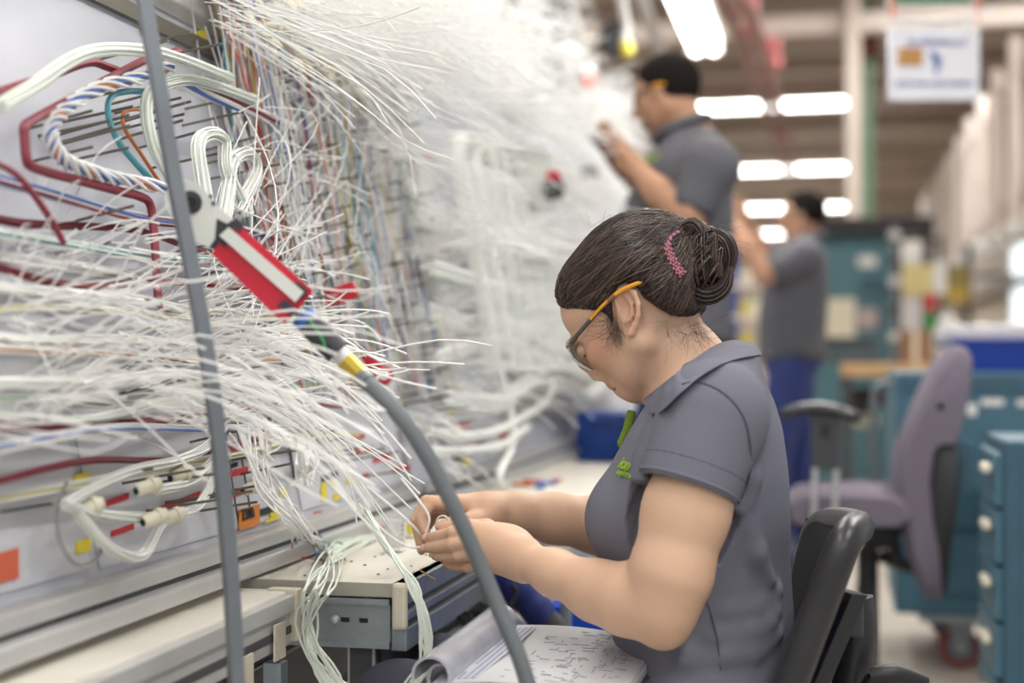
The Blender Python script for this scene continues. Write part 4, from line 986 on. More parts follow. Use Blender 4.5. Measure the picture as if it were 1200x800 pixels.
# small red tools on the board behind
def clip_tool(u, v, ang, label, sc=1.0):
    p = onb(u, v, .09); e = empty('red_gauge', p, label, 'gauge'); a = math.radians(ang); d = Vector((math.cos(a)*.97, math.cos(a)*.22, -math.sin(a)))
    MB().beam(p-d*.02*sc, p+d*.02*sc, .028*sc, .020*sc, bev=.005).build('case', m_rt, e)
    MB().lathe(p+d*.030*sc, Vector((.3, -.9, .2)), [(.016*sc, -.008), (.017*sc, 0), (.016*sc, .006), (.010*sc, .009)], 18).build('dial', m_tb if sc > 1.1 else m_rt, e, True)
    MB().lathe(p+d*.030*sc+Vector((.003, -.009, .002))*sc, Vector((.3, -.9, .2)), [(.010*sc, 0), (.009*sc, .002)], 18).build('dial_face', m_paper if sc < 1.1 else m_tb, e, True)
clip_tool(436, 424, 50, 'small red gauge with a round red dial beside the hose nut'); clip_tool(400, 345, 160, 'red gauge with a thick black ring beside the tool grip', 1.35)
# ------------------------------------------------------------------ coil of wire on the table corner
cw = []
for k in range(15):
    j = lambda s=1: rng.normal()*s
    top = plZ(455+j(6), 660+j(3), .758+.001*k)
    pts = [plZ(440+j(4), 628+j(3), .757), plZ(400+j(10), 640+j(3), .757+.0006*k), at(372+j(9), 680+j(4), 1.80), at(362+j(6), 735+j(6), 1.79), at(385+j(10), 795+j(6), 1.80), at(440+j(8), 838+j(8), 1.79), at(487+j(6), 800+j(6), 1.77), at(500+j(4), 745+j(5), 1.765), at(488+j(3), 695+j(3), 1.765), at(468+j(2), 662+j(2), 1.80), at(448+j(2), 632+j(2), 1.86), at(428+j(4), 600+j(4), 1.92)]
    o = MB().tube(crv(pts, 44), .0016, 5).build('coiled_wire', m_wireg, None, True)
    tag(o, 'pale green-white wire coiled in a wide loop hanging off the table corner', 'wire', 'wires of the coil on the table corner')
# little things on the table top
p = plZ(463, 645, .752); e = empty('plastic_tub', p, 'small clear plastic tub with graduation marks by the worker\'s fingers', 'tub')
b = MB(); b.box(p+Vector((0, 0, .024)), (.026, .026, .048), 0, None, .004); b.build('tub_wall', mat('cloudy_plastic', (236, 238, 236), .25, trans=.45), e, True); b = MB(); b.box(p+Vector((0, 0, .003)), (.028, .028, .005), 0, None, .002); b.build('tub_base', m_paper, e)
for k in range(5): b = MB(); b.box(p+Vector((.0132, -.004, .012+.007*k)), (.0006, .010, .0014)); b.build('mark', m_ink, e)
p = plZ(484, 628, .752); e = empty('thread_spool', p, 'yellow spool with white flanges behind the fingers', 'spool')
MB().lathe(p, (0, 0, 1), [(.006, 0), (.014, 0), (.014, .003), (.009, .004), (.009, .022)], 18).build('flange', m_paper, e, True); MB().lathe(p+Vector((0, 0, .004)), (0, 0, 1), [(.008, 0), (.0115, .002), (.0115, .016), (.008, .018)], 18).build('thread', m_yel, e, True); MB().lathe(p+Vector((0, 0, .022)), (0, 0, 1), [(.009, 0), (.014, 0), (.014, .003), (.006, .003)], 18).build('flange', m_paper, e, True)
m_pink = mat('pink_plastic', (206, 148, 156), .35, trans=.2)
for i, (u, v, s) in enumerate(((428, 622, 1.0), (447, 626, .9))):
    p = plZ(u, v, .7535); b = MB(); b.box(p+Vector((0, 0, .009*s)), (.020*s, .032*s, .018*s), 0, Matrix.Rotation(.5+i, 3, 'Z'), .006); tag(b.build('pink_pouch', m_pink, None, True), ('larger' if i == 0 else 'smaller')+' pink plastic pouch lying on the table by the wire coil', 'pouch')
p = plZ(392, 640, .757); b = MB(); b.lathe(p-Vector((.012, 0, -.003)), (1, .15, 0), [(.004, 0), (.0055, .001), (.0055, .014), (.004, .016), (.0035, .024)], 12); tag(b.build('green_cap', mat('cap_green', (34, 150, 80), .4), None, True), 'small green plastic cap lying on the table', 'cap')  # a green plastic cap lying on its side
p = plZ(500, 672, .753); b = MB(); b.cyl(plZ(492, 668, .7535), plZ(510, 679, .7535), .0012, 6); tag(b.build('brass_pin', mat('brass', (190, 140, 66), .3, .9), None, True), 'thin brass contact pin at the table edge', 'pin')
for k in range(22):
    p = plZ(rng.uniform(330, 500), rng.uniform(640, 685), .7515)
    if p.x > -.57 or p.y < 1.84: continue
    b = MB(); b.box(p, (.0035, .0025, .0015), 0, Matrix.Rotation(k, 3, 'Z')); tag(b.build('wire_scrap', [m_ink, m_dark, m_blue][k % 3]), 'tiny dark wire offcut lying on the white table top', 'offcut', 'offcuts on the table')
# crumpled clear plastic bag
gv = []; n = 22; c0_ = plZ(462, 607, .752)
b = MB(); V = []; F = []
for i in range(n):
    for j in range(n):
        a = (i/(n-1)-.5); c_ = (j/(n-1)-.5); h = .05*math.exp(-7*(a*a+c_*c_))+.010*math.sin(9*a+7*c_)*math.cos(11*c_-4*a)+.006*random.random()
        V.append((c0_.x-.05+a*.12, c0_.y+.05+c_*.16, .7525+max(.0005, h*.9*(1-4*max(abs(a), abs(c_))**2)+.001)))
for i in range(n-1):
    for j in range(n-1): F.append((i*n+j, (i+1)*n+j, (i+1)*n+j+1, i*n+j+1))
b.add(V, F); tag(b.build('plastic_bag', mat('clear_film', (240, 244, 246), .12, alpha=.45, spec=.8, coat=.6), None, True), 'crumpled clear plastic bag lying on the table behind the hands', 'plastic bag')
# wire ends held by the worker
for k, pts in enumerate(([(430, 570), (455, 590), (480, 612), (497, 630)], [(420, 590), (450, 622), (478, 640), (503, 640)], [(470, 560), (490, 585), (503, 606), (498, 628)])):
    P = crv([W(u, v, -.02+.006*k) for u, v in pts], 16); tag(MB().tube(P, .0019, 6).build('held_wire', m_wire, None, True), ['upper', 'lower', 'middle'][k]+' white wire held between the seated worker\'s fingertips', 'wire')
P = [W(519+7.5*math.cos(a), 612+8*math.sin(a), -.004-.004*math.sin(a)) for a in np.linspace(2.2, 6.6, 18)]
tag(MB().tube(P, .0011, 6).build('wire_loop', m_wire, None, True), 'small white wire loop round the worker\'s thumb tip', 'wire')
# black cable and under-table clutter
P = crv([at(390, 705, 2.0), at(405, 745, 1.98), at(430, 800, 1.96), at(450, 880, 1.96), at(455, 1200, 2.0)], 24)
tag(MB().tube(P, .005, 8).build('black_cable', m_black, None, True), 'black power cable hanging down under the work table', 'cable')
e = empty('under_table_drawer', (-.85, 2.3, .0), 'dark grey steel cabinet standing under the work table', 'cabinet')
MB().bx(-1.25, -.84, 1.9, 2.52, .0, .60, bev=.004).build('body', mat('cabinet_dark', (96, 94, 92), .5), e)
for k in range(5): MB().bx(-.838, -.832, 1.92, 2.50, .06+k*.11, .15+k*.11, bev=.002).build('drawer_front', mat('cabinet_dark2', (120, 116, 112), .5), e)
for k in range(5): MB().bx(-1.24, -.85, 1.894, 1.90, .06+k*.11, .15+k*.11, bev=.002).build('side_panel', mat('cabinet_side', (108, 104, 100), .6), e)
# ------------------------------------------------------------------ binder on the lap
m_binder = mat('binder_cover', (60, 64, 92), .3, coat=.5); m_page = mat('page', (214, 216, 220), .35, var=.04, coat=.35)
e = empty('open_binder', W(630, 780, .05), 'thick open ring binder of wiring drawings in plastic sleeves on the worker\'s lap', 'binder')
bl = lambda u, v: pl(u, v, 1.75)
c00, c10, c11, c01 = Vector((-.46, 1.60, .655)), Vector((-.235, 1.60, .652)), Vector((-.215, 1.86, .665)), Vector((-.44, 1.90, .672))
def quad(a, f): return c00.lerp(c10, a).lerp(c01.lerp(c11, a), f)
def sheet_stack(z, th, name, m, ins=0.0, wav=.004):
    V = []; F = []; n = 12
    for lay_ in (0, 1):
        for i in range(n):
            for j in range(n):
                a = ins+(1-2*ins)*i/(n-1); f = ins+(1-2*ins)*j/(n-1); q = quad(a, f); V.append(q+Vector((0, 0, z+(th if lay_ else 0)+wav*math.sin(a*3.1)*(1.2)+.003*math.sin(f*6+a*4))))
    o_ = n*n
    for i in range(n-1):
        for j in range(n-1): k = i*n+j; F += [(k, k+1, k+n+1, k+n), (o_+k, o_+k+n, o_+k+n+1, o_+k+1)]
    for i in range(n-1):
        for (p, q) in (((i)*n, (i+1)*n), (i*n+n-1, (i+1)*n+n-1), (i, i+1), ((n-1)*n+i, (n-1)*n+i+1)): F.append((p, q, o_+q, o_+p))
    b = MB(); b.add(V, F); return b.build(name, m, e, True)
sheet_stack(-.004, .003, 'cover', m_binder, -.02); sheet_stack(0, .012, 'page_stack', m_page); pg = sheet_stack(.0135, .001, 'top_page', m_page, .01)
def onpage(a, f, lift=.0006): q = quad(a, f); return q+Vector((0, 0, .0145+lift+.004*math.sin(a*3.1)*1.2+.003*math.sin(f*6+a*4)))
m_print = mat('print_grey', (158, 160, 168), .5)
for k in range(120):
    a = random.uniform(.32, .9); f = random.uniform(.08, .92); L = random.uniform(.015, .08)
    if k % 3: A_, B_ = onpage(a, f), onpage(min(.95, a+L), f)
    else: A_, B_ = onpage(a, f), onpage(a, min(.95, f+L))
    MB().beam(A_, B_, .0012, .0004).build('printed_line', m_print, pg)
for k in range(9):
    a = .08+.018*k; MB().beam(onpage(a, .05), onpage(a, .94), .0035, .0004).build('printed_bar', mat('print_blue', (150, 156, 186), .4) if k % 2 else m_page, pg)
# rolled-over pages at the ring side
cy = []
for i in range(14):
    a = math.pi*1.25*i/13-.5; cy.append((math.cos(a)*.024, math.sin(a)*.024))
V = []; F = []
for j, f in enumerate(np.linspace(.0, .92, 10)):
    q = quad(0, f)
    for (x, z) in cy: V.append(q+Vector((.002+x, 0, .024+z)))
    for (x, z) in cy[::-1]: V.append(q+Vector((.002+x*.86, 0, .024+z*.86)))
k = len(cy)*2
for j in range(9):
    for i in range(k): F.append((j*k+i, j*k+(i+1) % k, (j+1)*k+(i+1) % k, (j+1)*k+i))
F += [tuple(range(k)), tuple(9*k+i for i in range(k-1, -1, -1))]
b = MB(); b.add(V, F); b.build('rolled_pages', mat('sleeve_roll', (176, 178, 188), .18, var=.25, vs_=14, coat=.8), e, True)
for f in (.06, .4, .7):
    q = quad(0, f)+Vector((.008, 0, .018)); MB().tube([q+Vector((math.cos(a)*.016, 0, math.sin(a)*.016)) for a in np.linspace(0, 6.28, 18)[:-1]], .002, 6, closed=True).build('ring', m_alu, e, True)
# blue bin and a barcode-reader style grip behind the binder
m_bluep = mat('blue_plastic', (28, 74, 196), .4, var=.04)
def bin_(c, sx, sy, sz, m, label, tz=0, group=None, name='blue_bin'):
    e = empty(name, c, label, 'bin', group); c = Vector(c); t = .006
    MB().box(c+Vector((0, 0, t/2)), (sx-.03, sy-.03, t), 0, None).build('floor_panel', m, e)
    for s in (-1, 1):
        for ax_ in (0, 1):
            if ax_ == 0: P = [c+Vector((s*(sx/2-.02), -sy/2+.02, 0)), c+Vector((s*(sx/2-.02), sy/2-.02, 0)), c+Vector((s*sx/2, sy/2, sz)), c+Vector((s*sx/2, -sy/2, sz))]; ex = Vector((-s*t, 0, 0))
            else: P = [c+Vector((-sx/2+.02, s*(sy/2-.02), 0)), c+Vector((sx/2-.02, s*(sy/2-.02), 0)), c+Vector((sx/2, s*sy/2, sz)), c+Vector((-sx/2, s*sy/2, sz))]; ex = Vector((0, -s*t, 0))
            MB().prism(P, ex).build('side_panel', m, e)
    r = .006; P = [c+Vector((sx/2*a, sy/2*b_, sz)) for a, b_ in ((-1, -1), (1, -1), (1, 1), (-1, 1))]
    MB().tube(P, r, 6, closed=True).build('rim', m, e, True); return e
bin_((-.30, 2.74, .36), .40, .40, .24, m_bluep, 'bright blue plastic bin beyond the worker\'s lap')
e = empty('bin_stand', (-.30, 2.74, 0), 'low dark stand carrying the blue bin', 'stand')
MB().bx(-.50, -.10, 2.54, 2.94, .33, .358, bev=.004).build('top', m_dark, e)
for x in (-.48, -.12):
    for y in (2.56, 2.92): MB().bx(x-.015, x+.015, y-.015, y+.015, 0, .33).build('leg', m_dark, e)
e = empty('hand_drill', at(625, 720, 2.35), 'dark blue power tool grip resting upright beside the blue bin', 'power tool')
m_navy = mat('navy_plastic', (44, 54, 116), .4)
g = SDF(at(600, 740, 2.35)-Vector((.15, .1, .16)), at(620, 690, 2.35)+Vector((.15, .1, .16)), .004)
g.chain([at(585, 668, 2.35), at(608, 690, 2.35), at(628, 712, 2.35), at(640, 735, 2.35)], [.030, .028, .026, .024], .01); V, F = g.mesh(1); link('grip', np_mesh('grip', V, F), m_navy, e)
MB().cyl(at(637, 728, 2.35), at(648, 740, 2.35), .027, 14).build('battery_foot', m_tb, e, True); MB().cyl(at(572, 655, 2.35), at(590, 672, 2.35), .034, 14).build('motor_housing', m_navy, e, True)
P = [at(600+6*math.sin(k), 684+k*7, 2.318) for k in range(5)]; MB().tube(P, .004, 6).build('trigger', m_tb, e, True)
e = empty('wire_basket', (-.52, 2.36, 0), 'grey steel frame with crossing bars under the table edge', 'frame')
for k, (a, b_) in enumerate((((475, 740), (545, 690)), ((500, 760), (580, 700)), ((520, 700), (600, 780)), ((545, 690), (620, 740)), ((560, 720), (615, 690)), ((470, 790), (530, 720)))):
    MB().beam(at(*a, 2.3), at(*b_, 2.42), .022, .014, bev=.003).build('bar', m_galv if k % 2 else m_dark, e)
for x in (-.60, -.45): MB().cyl((x, 2.42, 0), (x, 2.42, .66), .01, 8).build('leg', m_galv, e)
# ================================================================== the two standing workers
m_skin2 = mat('skin_tan', (180, 137, 110), .55, var=.04, vs_=60, vcol=True, spec=.3)
m_jeans = mat('blue_jeans', (48, 62, 120), .85, var=.12, vs_=60, bump=.2, bs=300)
m_shirt2 = mat('grey_polo_dark', (92, 92, 98), .9, var=.05, vs_=200, bump=.2, bs=500)
m_hairm = mat('black_hair', (34, 30, 28), .95, var=.3, vs_=160, bump=.9, bs=260, spec=.05)
def man(Yp, base_z, label, head, shoulders, arms, torso, legs_x, h=.006, collar=None, skin=(180, 137, 110), extra=None):
    M = lambda u, v, b=0.0: pl(u, v, Yp-b)
    px = FPX*1.0/(M(*head['c']).y/ray(*head['c']).y)            # pixels per metre
    root = empty('person', (M(*torso[0][:2]).x, Yp, base_z), label, 'person')
    hc_ = M(*head['c']); psi = math.radians(head.get('yaw', 0)); hf = Vector((-math.cos(psi), math.sin(psi), 0)); hl = Vector((-math.sin(psi), -math.cos(psi), 0)); t = math.radians(head.get('pitch', 10))
    e1 = hf*math.cos(t)-Vector((0, 0, math.sin(t))); e3 = hf*math.sin(t)+Vector((0, 0, math.cos(t))); AX = (e1, hl, e3)
    L = lambda a, b, c: hc_+e1*a+hl*b+e3*c
    lo = Vector((min(x[0].x for ch in arms for x in ch)-.12, Yp-.48, base_z)); hi = Vector((hc_.x+.42, Yp+.48, hc_.z+.18)); hi.x = max(hi.x, max(x[0].x for ch in arms for x in ch)+.25)
    def hs(g, off=0.0):
        g.ell(L(-.012, 0, .030), (.094+off, .075+off, .088+off), AX, .01)
        g.ell(L(.042, 0, -.01), (.045+off, .058+off, .080+off), AX, .03)
    g = SDF(lo, hi, h); hs(g)
    g.ell(L(.052, 0, -.088), (.030, .036, .026), AX, .025)           # chin
    for s in (1, -1):
        g.cone(L(-.012, .056*s, -.045), L(.05, .022*s, -.090), .022, .018, .02); g.ell(L(.05, .034*s, -.018), (.028, .026, .026), AX, .02)
        g.ell(L(.076, .032*s, .012), (.012, .013, .010), AX, .008, 'sub'); g.ell(L(.072, .032*s, .011), (.012, .012, .010), AX, .003)
        g.cone(L(.080, .012*s, .028), L(.072, .045*s, .030), .009, .008, .012)
        g.ell(L(-.008, .076*s, .0), (.018, .008, .032), AX, .005); g.ell(L(-.004, .086*s, .002), (.010, .006, .016), AX, .003, 'sub')
        g.ell(L(.094, .012*s, -.030), (.009, .008, .007), AX, .004)
    g.chain([L(.086, 0, .022), L(.101, 0, -.008), L(.110, 0, -.026)], [.010, .011, .012], .01)
    g.cone(L(.085, .018, -.058), L(.085, -.018, -.058), .009, .009, .008); g.cone(L(.084, .016, -.070), L(.084, -.016, -.070), .009, .009, .008)
    g.cone(L(.098, .022, -.064), L(.098, -.022, -.064), .003, .003, .002, 'sub')
    sh = M(*shoulders['n'], 0)
    g.chain([L(-.02, 0, -.05), sh+Vector((0, 0, .03)), sh], [.060, .062, .075], .03)
    for ch in arms: g.chain([p for p, _ in ch[:-1]], [r for _, r in ch[:-1]], .02)
    for ch in arms:                                                  # hands: palm + five bent fingers
        w_, kn = ch[-2][0], ch[-1][0]; f = (kn-w_).normalized(); cross = f.cross(Vector((0, 1, 0))).normalized(); yv = Vector((0, 1, 0))
        g.chain([w_, w_.lerp(kn, .6), kn], [.028, .034, .030], .015)
        for q in range(4):
            s0 = kn+yv*(.028-.019*q); a = s0+f*.030+cross*.004; b = a+f*.012-cross*.024; c = b-f*.014-cross*.016
            g.chain([s0, a, b, c], [.012, .011, .0105, .009], .003)
        tb = w_.lerp(kn, .5)-yv*.03; g.chain([tb, tb+f*.03-yv*.012-cross*.012, tb+f*.052-cross*.026], [.015, .012, .010], .006)
    V, F = g.mesh(1)
    C = np.tile(np.array(lin(skin)), (len(V), 1))
    for s in (1, -1): C = mixc(C, (40, 30, 28), nearseg(V, L(.085, .012*s, .034), L(.075, .048*s, .036), .007)*.85); C = mixc(C, (44, 32, 30), nearseg(V, L(.086, .022*s, .006), L(.080, .042*s, .007), .004)*.8)
    C = mixc(C, (150, 90, 78), nearseg(V, L(.09, .02, -.064), L(.09, -.02, -.064), .010)*.6)
    C = mixc(C, (92, 66, 54), nearseg(V, L(.06, .03, -.085), L(.06, -.03, -.085), .030, .6)*head.get('beard', .3))
    me = np_mesh('body', V, F); paint(me, C); link('body', me, m_skin2, root)
    # hair: short cap
    g = SDF(hc_-Vector((.17, .17, .12)), hc_+Vector((.17, .17, .18)), .005); hs(g, .009)
    g.plane(L(.050, 0, .060), e1*.9-e3*.75, g.lo, g.lo+g.h*g.n, .01); g.plane(L(-.05, 0, -.055), -e3+e1*.15, g.lo, g.lo+g.h*g.n, .01); g.plane(L(.004, 0, -.006), e1*.62-e3*.70, g.lo, g.lo+g.h*g.n, .015)
    V, F = g.mesh(1); hair_ = link('hair', np_mesh('hair', V, F), m_hairm, root)
    # shirt
    rows = []
    for (u0, u1, v, hw) in [(a, b, c, d) for a, b, c, d in torso]:
        a, b = M(u0, v), M(u1, v); rows.append((a.z, (a.x+b.x)/2, Yp, abs(b.x-a.x)/2, hw))
    g = SDF(lo, hi, h); g.loft(rows, .03, 2.3)
    g.cone(M(*shoulders['n'], .05), M(*shoulders['n'], -.05), .075, .075, .03)
    for ch in arms:
        top, el = ch[0][0], ch[1][0]; hem = top.lerp(el, .72)
        g.cone(sh.lerp(top, .5)+Vector((0, 0, .01)), top, .075, .078, .03); g.cone(top, hem, .078, .066, .02)
        axd = (hem-top).normalized(); g.cone(hem-axd*.005, hem+axd*.06, .055, .055, .002, 'sub')
    V, F = g.mesh(1); del g
    shirt_ = link('polo_shirt', np_mesh('polo_shirt', V, F), m_shirt2, root)
    cn = sh+Vector((0, 0, .085)); nk = L(-.02, 0, -.10)
    MB().tube([nk+Vector((math.cos(a)*.078+.005, math.sin(a)*.080, -.01+.030*math.cos(a))) for a in np.linspace(0, 6.283, 26)[:-1]], .016, 8, closed=True).build('collar', m_shirt2, shirt_, True)
    # trousers + shoes
    zb = min(r[0] for r in rows)+.03; zc = base_z
    g = SDF((min(legs_x)-.20, Yp-.28, zc+.03), (max(legs_x)+.22, Yp+.28, zb+.05), .008); hx = sum(legs_x)/2
    for s, lx in zip((1, -1), legs_x):
        g.chain([Vector((hx, Yp-.095*s, zb-.08)), Vector((lx-.02, Yp-.105*s, (zb+zc)/2-.02)), Vector((lx, Yp-.105*s, zc+.08))], [.105, .075, .058], .03)
    g.ell((hx, Yp, zb-.06), (.135, .17, .10), None, .04); V, F = g.mesh(1); tr = link('jeans', np_mesh('jeans', V, F), m_jeans, root)
    for s, lx in zip((1, -1), legs_x):
        b = MB(); b.ell((lx-.05, Yp-.105*s, zc+.05), (.145, .052, .055), 0, 14); b.bx(lx-.18, lx+.08, Yp-.105*s-.045, Yp-.105*s+.045, zc, zc+.03, bev=.01); b.build('shoe', m_black, root, True)
    bx_ = [r for r in rows if abs(r[0]-zb) < .4]; rz = min(rows); 
    MB().tube([Vector((rz[1]+math.cos(a)*(rz[3]+.004), Yp+math.sin(a)*(rz[4]+.004), zb-.03)) for a in np.linspace(0, 6.283, 33)[:-1]], .017, 6, closed=True).build('belt', m_black, root, True)
    MB().box((rz[1]-rz[3]*.62, Yp-rz[4]*.84, zb-.03), (.035, .012, .032), 0, Matrix.Rotation(-.6, 3, 'Z'), .003).build('buckle', m_alu, root)
    return root, L, shirt_, M, hl
# --- man reaching up at the middle board (on a low step)
Y1 = 4.25
P1 = lambda u, v, b=0.0: pl(u, v, Y1-b)
arm_n = [(P1(834, 196, .19), .058), (P1(806, 254, .22), .048), (P1(770, 224, .19), .042), (P1(744, 196, .15), .030), (P1(733, 187, .14), .03)]
arm_f = [(P1(815, 192, -.19), .058), (P1(776, 235, -.24), .048), (P1(745, 205, -.20), .042), (P1(722, 172, -.12), .030), (P1(712, 164, -.10), .03)]
hx = P1(800, 400).x
r1, L1_, sh1, M1, hl1 = man(Y1, .20, 'standing dark-haired man in grey polo and orange-tipped glasses reaching up to the board', dict(c=(781, 112), yaw=18, pitch=14, beard=.75), dict(n=(812, 178)), [arm_n, arm_f],
    [(786, 838, 160, .10), (772, 850, 175, .17), (752, 857, 200, .20), (738, 859, 230, .19), (724, 860, 262, .18), (718, 858, 300, .17), (716, 856, 350, .17), (718, 858, 400, .18)], (hx-.06, hx+.05))
for s in (1, -1):
    o = MB().tube([L1_(.085, .045*s, .012), L1_(.04, .078*s, .014), L1_(.005, .084*s, .016), L1_(-.03, .083*s, .010)], .0045, 6).build('glasses_temple', m_frame, r1, True)
    MB().tube([L1_(.0, .0875*s, .016), L1_(-.035, .084*s, .010)], .0050, 6).build('temple_tip', m_frameo, r1, True)
    MB().ell(L1_(.088, .030*s, .004), (.008, .024, .019), 0, 12).build('glasses_lens', m_lens, r1, True)
o = text_obj('embroidered_text', 'ion', pl(770, 184, Y1-.17), .05, (1, 0, .1), (0, 0, 1), m_lime, sh1, .002)
b = MB(); b.bx(hx-.42, hx+.40, Y1-.40, Y1+.40, .17, .20, bev=.006); e = empty('step_platform', (hx, Y1, 0), 'low grey step platform under the nearer standing man', 'platform'); b.build('deck', m_dark, e)
for x in (hx-.38, hx+.36):
    for y in (Y1-.36, Y1+.36): MB().bx(x-.02, x+.02, y-.02, y+.02, 0, .17).build('leg', m_galv, e)
e = empty('hand_tool', P1(714, 178, .1), 'slim brown and grey hand tool held up by the nearer standing man', 'tool')
MB().tube([P1(705, 172, .13), P1(722, 194, .13), P1(738, 216, .13)], [.012, .017, .012], 8).build('tool_body', mat('tool_brown', (104, 66, 58), .5), e, True); MB().tube([P1(690, 158, .13), P1(705, 172, .13)], [.006, .012], 8).build('tool_nose', m_dark, e, True)
# --- man further back, arms raised
Y2 = 6.9
P2 = lambda u, v, b=0.0: pl(u, v, Y2-b)
arm_n = [(P2(944, 302, .19), .060), (P2(896, 322, .24), .050), (P2(876, 290, .22), .044), (P2(858, 258, .16), .032), (P2(852, 243, .15), .03)]
arm_f = [(P2(934, 302, -.19), .058), (P2(900, 305, -.26), .048), (P2(886, 282, -.22), .042), (P2(872, 258, -.14), .030), (P2(866, 244, -.12), .03)]
hx = P2(930, 450).x
r2, L2_, sh2, M2, hl2 = man(Y2, 0.0, 'man in charcoal polo and blue jeans with both arms raised, further down the aisle', dict(c=(940, 254), yaw=8, pitch=-2, beard=.5), dict(n=(942, 292)), [arm_n, arm_f],
    [(925, 955, 284, .10), (912, 966, 292, .17), (901, 971, 310, .20), (894, 972, 335, .19), (889, 970, 365, .18), (888, 968, 395, .175), (889, 968, 418, .175)], (hx-.07, hx+.05), .007)
MB().tube([L2_(.06*math.cos(a)-.03, .078*math.sin(a), -.125+.03*math.cos(a)) for a in np.linspace(0, 6.283, 20)[:-1]], .010, 6, closed=True).build('lanyard', m_greenw, r2, True)
for s in (1, -1):
    MB().tube([L2_(.085, .045*s, .012), L2_(.04, .078*s, .014), L2_(-.02, .083*s, .014)], .0045, 6).build('glasses_temple', m_frame, r2, True)
# ================================================================== chairs
m_mesh = mat('chair_mesh_black', (40, 40, 44), .8, bump=.8, bs=900); m_frm = mat('chair_frame_black', (44, 44, 47), .35, var=.1)
m_purple = mat('mauve_fabric', (122, 113, 127), .9, var=.05, vs_=200, bump=.3, bs=600)
# --- chair the woman sits on
nt, ft = pl(988, 616, 1.67), pl(952, 604, 2.08); nb, fb = pl(900, 850, 1.67), pl(896, 850, 2.08)
e = empty('office_chair', (hipx+.02, YW, 0), 'black mesh-backed office chair under the seated woman', 'chair')
def bp(a, f, off=0.0): # a: 0 near 1 far ; f: 0 bottom 1 top
    q = nb.lerp(fb, a).lerp(nt.lerp(ft, a), f); n_ = (fb-nb).cross(nt-nb).normalized(); n_ = n_ if n_.x > 0 else -n_
    return q+n_*(off+.03*math.sin(math.pi*a))
out = [bp(a, f) for a, f in ((0, 0), (0, .3), (0, .6), (0, .86), (.05, .96), (.18, 1.0), (.5, 1.02), (.82, 1.0), (.95, .96), (1, .86), (1, .6), (1, .3), (1, 0), (.5, -.02))]
P = crv(out+[out[0]], 70)[:-1]
MB().tube([p+Vector((.008, 0, 0)) for p in P], .020, 12, closed=True).build('back_frame', m_frm, e, True)
V = []; F = []; n = 12
for i in range(n):
    for j in range(n): V.append(bp(.03+.94*i/(n-1), .02+.96*j/(n-1), -.012))
V += [v_+Vector((.006, 0, 0)) for v_ in V]; o_ = n*n
for i in range(n-1):
    for j in range(n-1): k = i*n+j; F += [(k, k+1, k+n+1, k+n), (o_+k, o_+k+n, o_+k+n+1, o_+k+1)]
b = MB(); b.add(V, F); b.build('mesh_panel', m_mesh, e, True)
MB().prism([bp(.12, .02, .02), bp(.12, .72, .03), bp(.88, .72, .03), bp(.88, .02, .02)], Vector((.018, 0, 0))).build('back_shell', m_frm, e)
sx = hipx+.19
MB().tube(crv([pl(1000, 700, 1.86), pl(1004, 740, 1.86), pl(998, 800, 1.86), pl(985, 880, 1.86), Vector((hipx+.12, YW, .42))], 16), .026, 10).build('spine', m_frm, e, True)
MB().box(pl(1003, 722, 1.84), (.018, .05, .045), 0, None, .004).build('height_knob', m_dark, e)
MB().box((hipx-.06, YW, .425), (.48, .48, .07), 0, None, .03).build('seat', m_mesh, e, True)
MB().box((hipx-.02, YW, .37), (.24, .26, .04), 0, None, .01).build('mechanism', m_frm, e)
MB().tube([pl(1020, 792, 1.80), pl(1050, 790, 1.80), pl(1085, 800, 1.82)], [.012, .014, .008], 10).build('tilt_lever', m_black, e, True)
MB().tube([pl(1022, 793, 1.80), Vector((hipx+.05, 1.86, .39))], .008, 8).build('lever_rod', m_black, e, True)
MB().cyl((hipx-.02, YW, .07), (hipx-.02, YW, .36), .028, 14).build('gas_column', m_frm, e, True)
def star_base(c, e, r=.29, m=m_frm):
    for k in range(5):
        a = k*2*math.pi/5+.3; d = Vector((math.cos(a), math.sin(a), 0)); c = Vector(c)
        MB().tube([c+Vector((0, 0, .11)), c+d*r*.6+Vector((0, 0, .095)), c+d*r+Vector((0, 0, .075))], [.026, .020, .016], 8).build('base_arm', m, e, True)
        q = c+d*r+Vector((0, 0, .028)); t = Vector((-d.y, d.x, 0))
        MB().cyl(q-t*.02, q+t*.02, .028, 14).build('caster', m_black, e, True)
star_base((hipx-.02, YW, 0), e)
# --- empty mauve chair beyond
Yc = 4.12; pc = lambda u, v, b=0.0: pl(u, v, Yc-b)
cx = pc(1000, 600).x
e = empty('task_chair', (cx, Yc, 0), 'empty mauve fabric task chair with chrome and black armrests by the teal cabinets', 'chair')
def slab_y(poly, hw, name, m, bev=.015, par=None):
    P = [pc(u, v) for u, v in poly]; n = len(P); c = sum(P, Vector())/n; V = []; F = []
    rings = [(-hw, .86), (-hw+bev*.6, .96), (-hw+bev*1.6, 1.0), (hw-bev*1.6, 1.0), (hw-bev*.6, .96), (hw, .86)]
    for y, s in rings: V += [c+(p-c)*s+Vector((0, y, 0)) for p in P]
    for i in range(len(rings)-1):
        for j in range(n): F.append((i*n+j, i*n+(j+1) % n, (i+1)*n+(j+1) % n, (i+1)*n+j))
    F += [tuple(range(n-1, -1, -1)), tuple((len(rings)-1)*n+j for j in range(n))]
    b = MB(); b.add(V, F); return b.build(name, m, par or e, True)
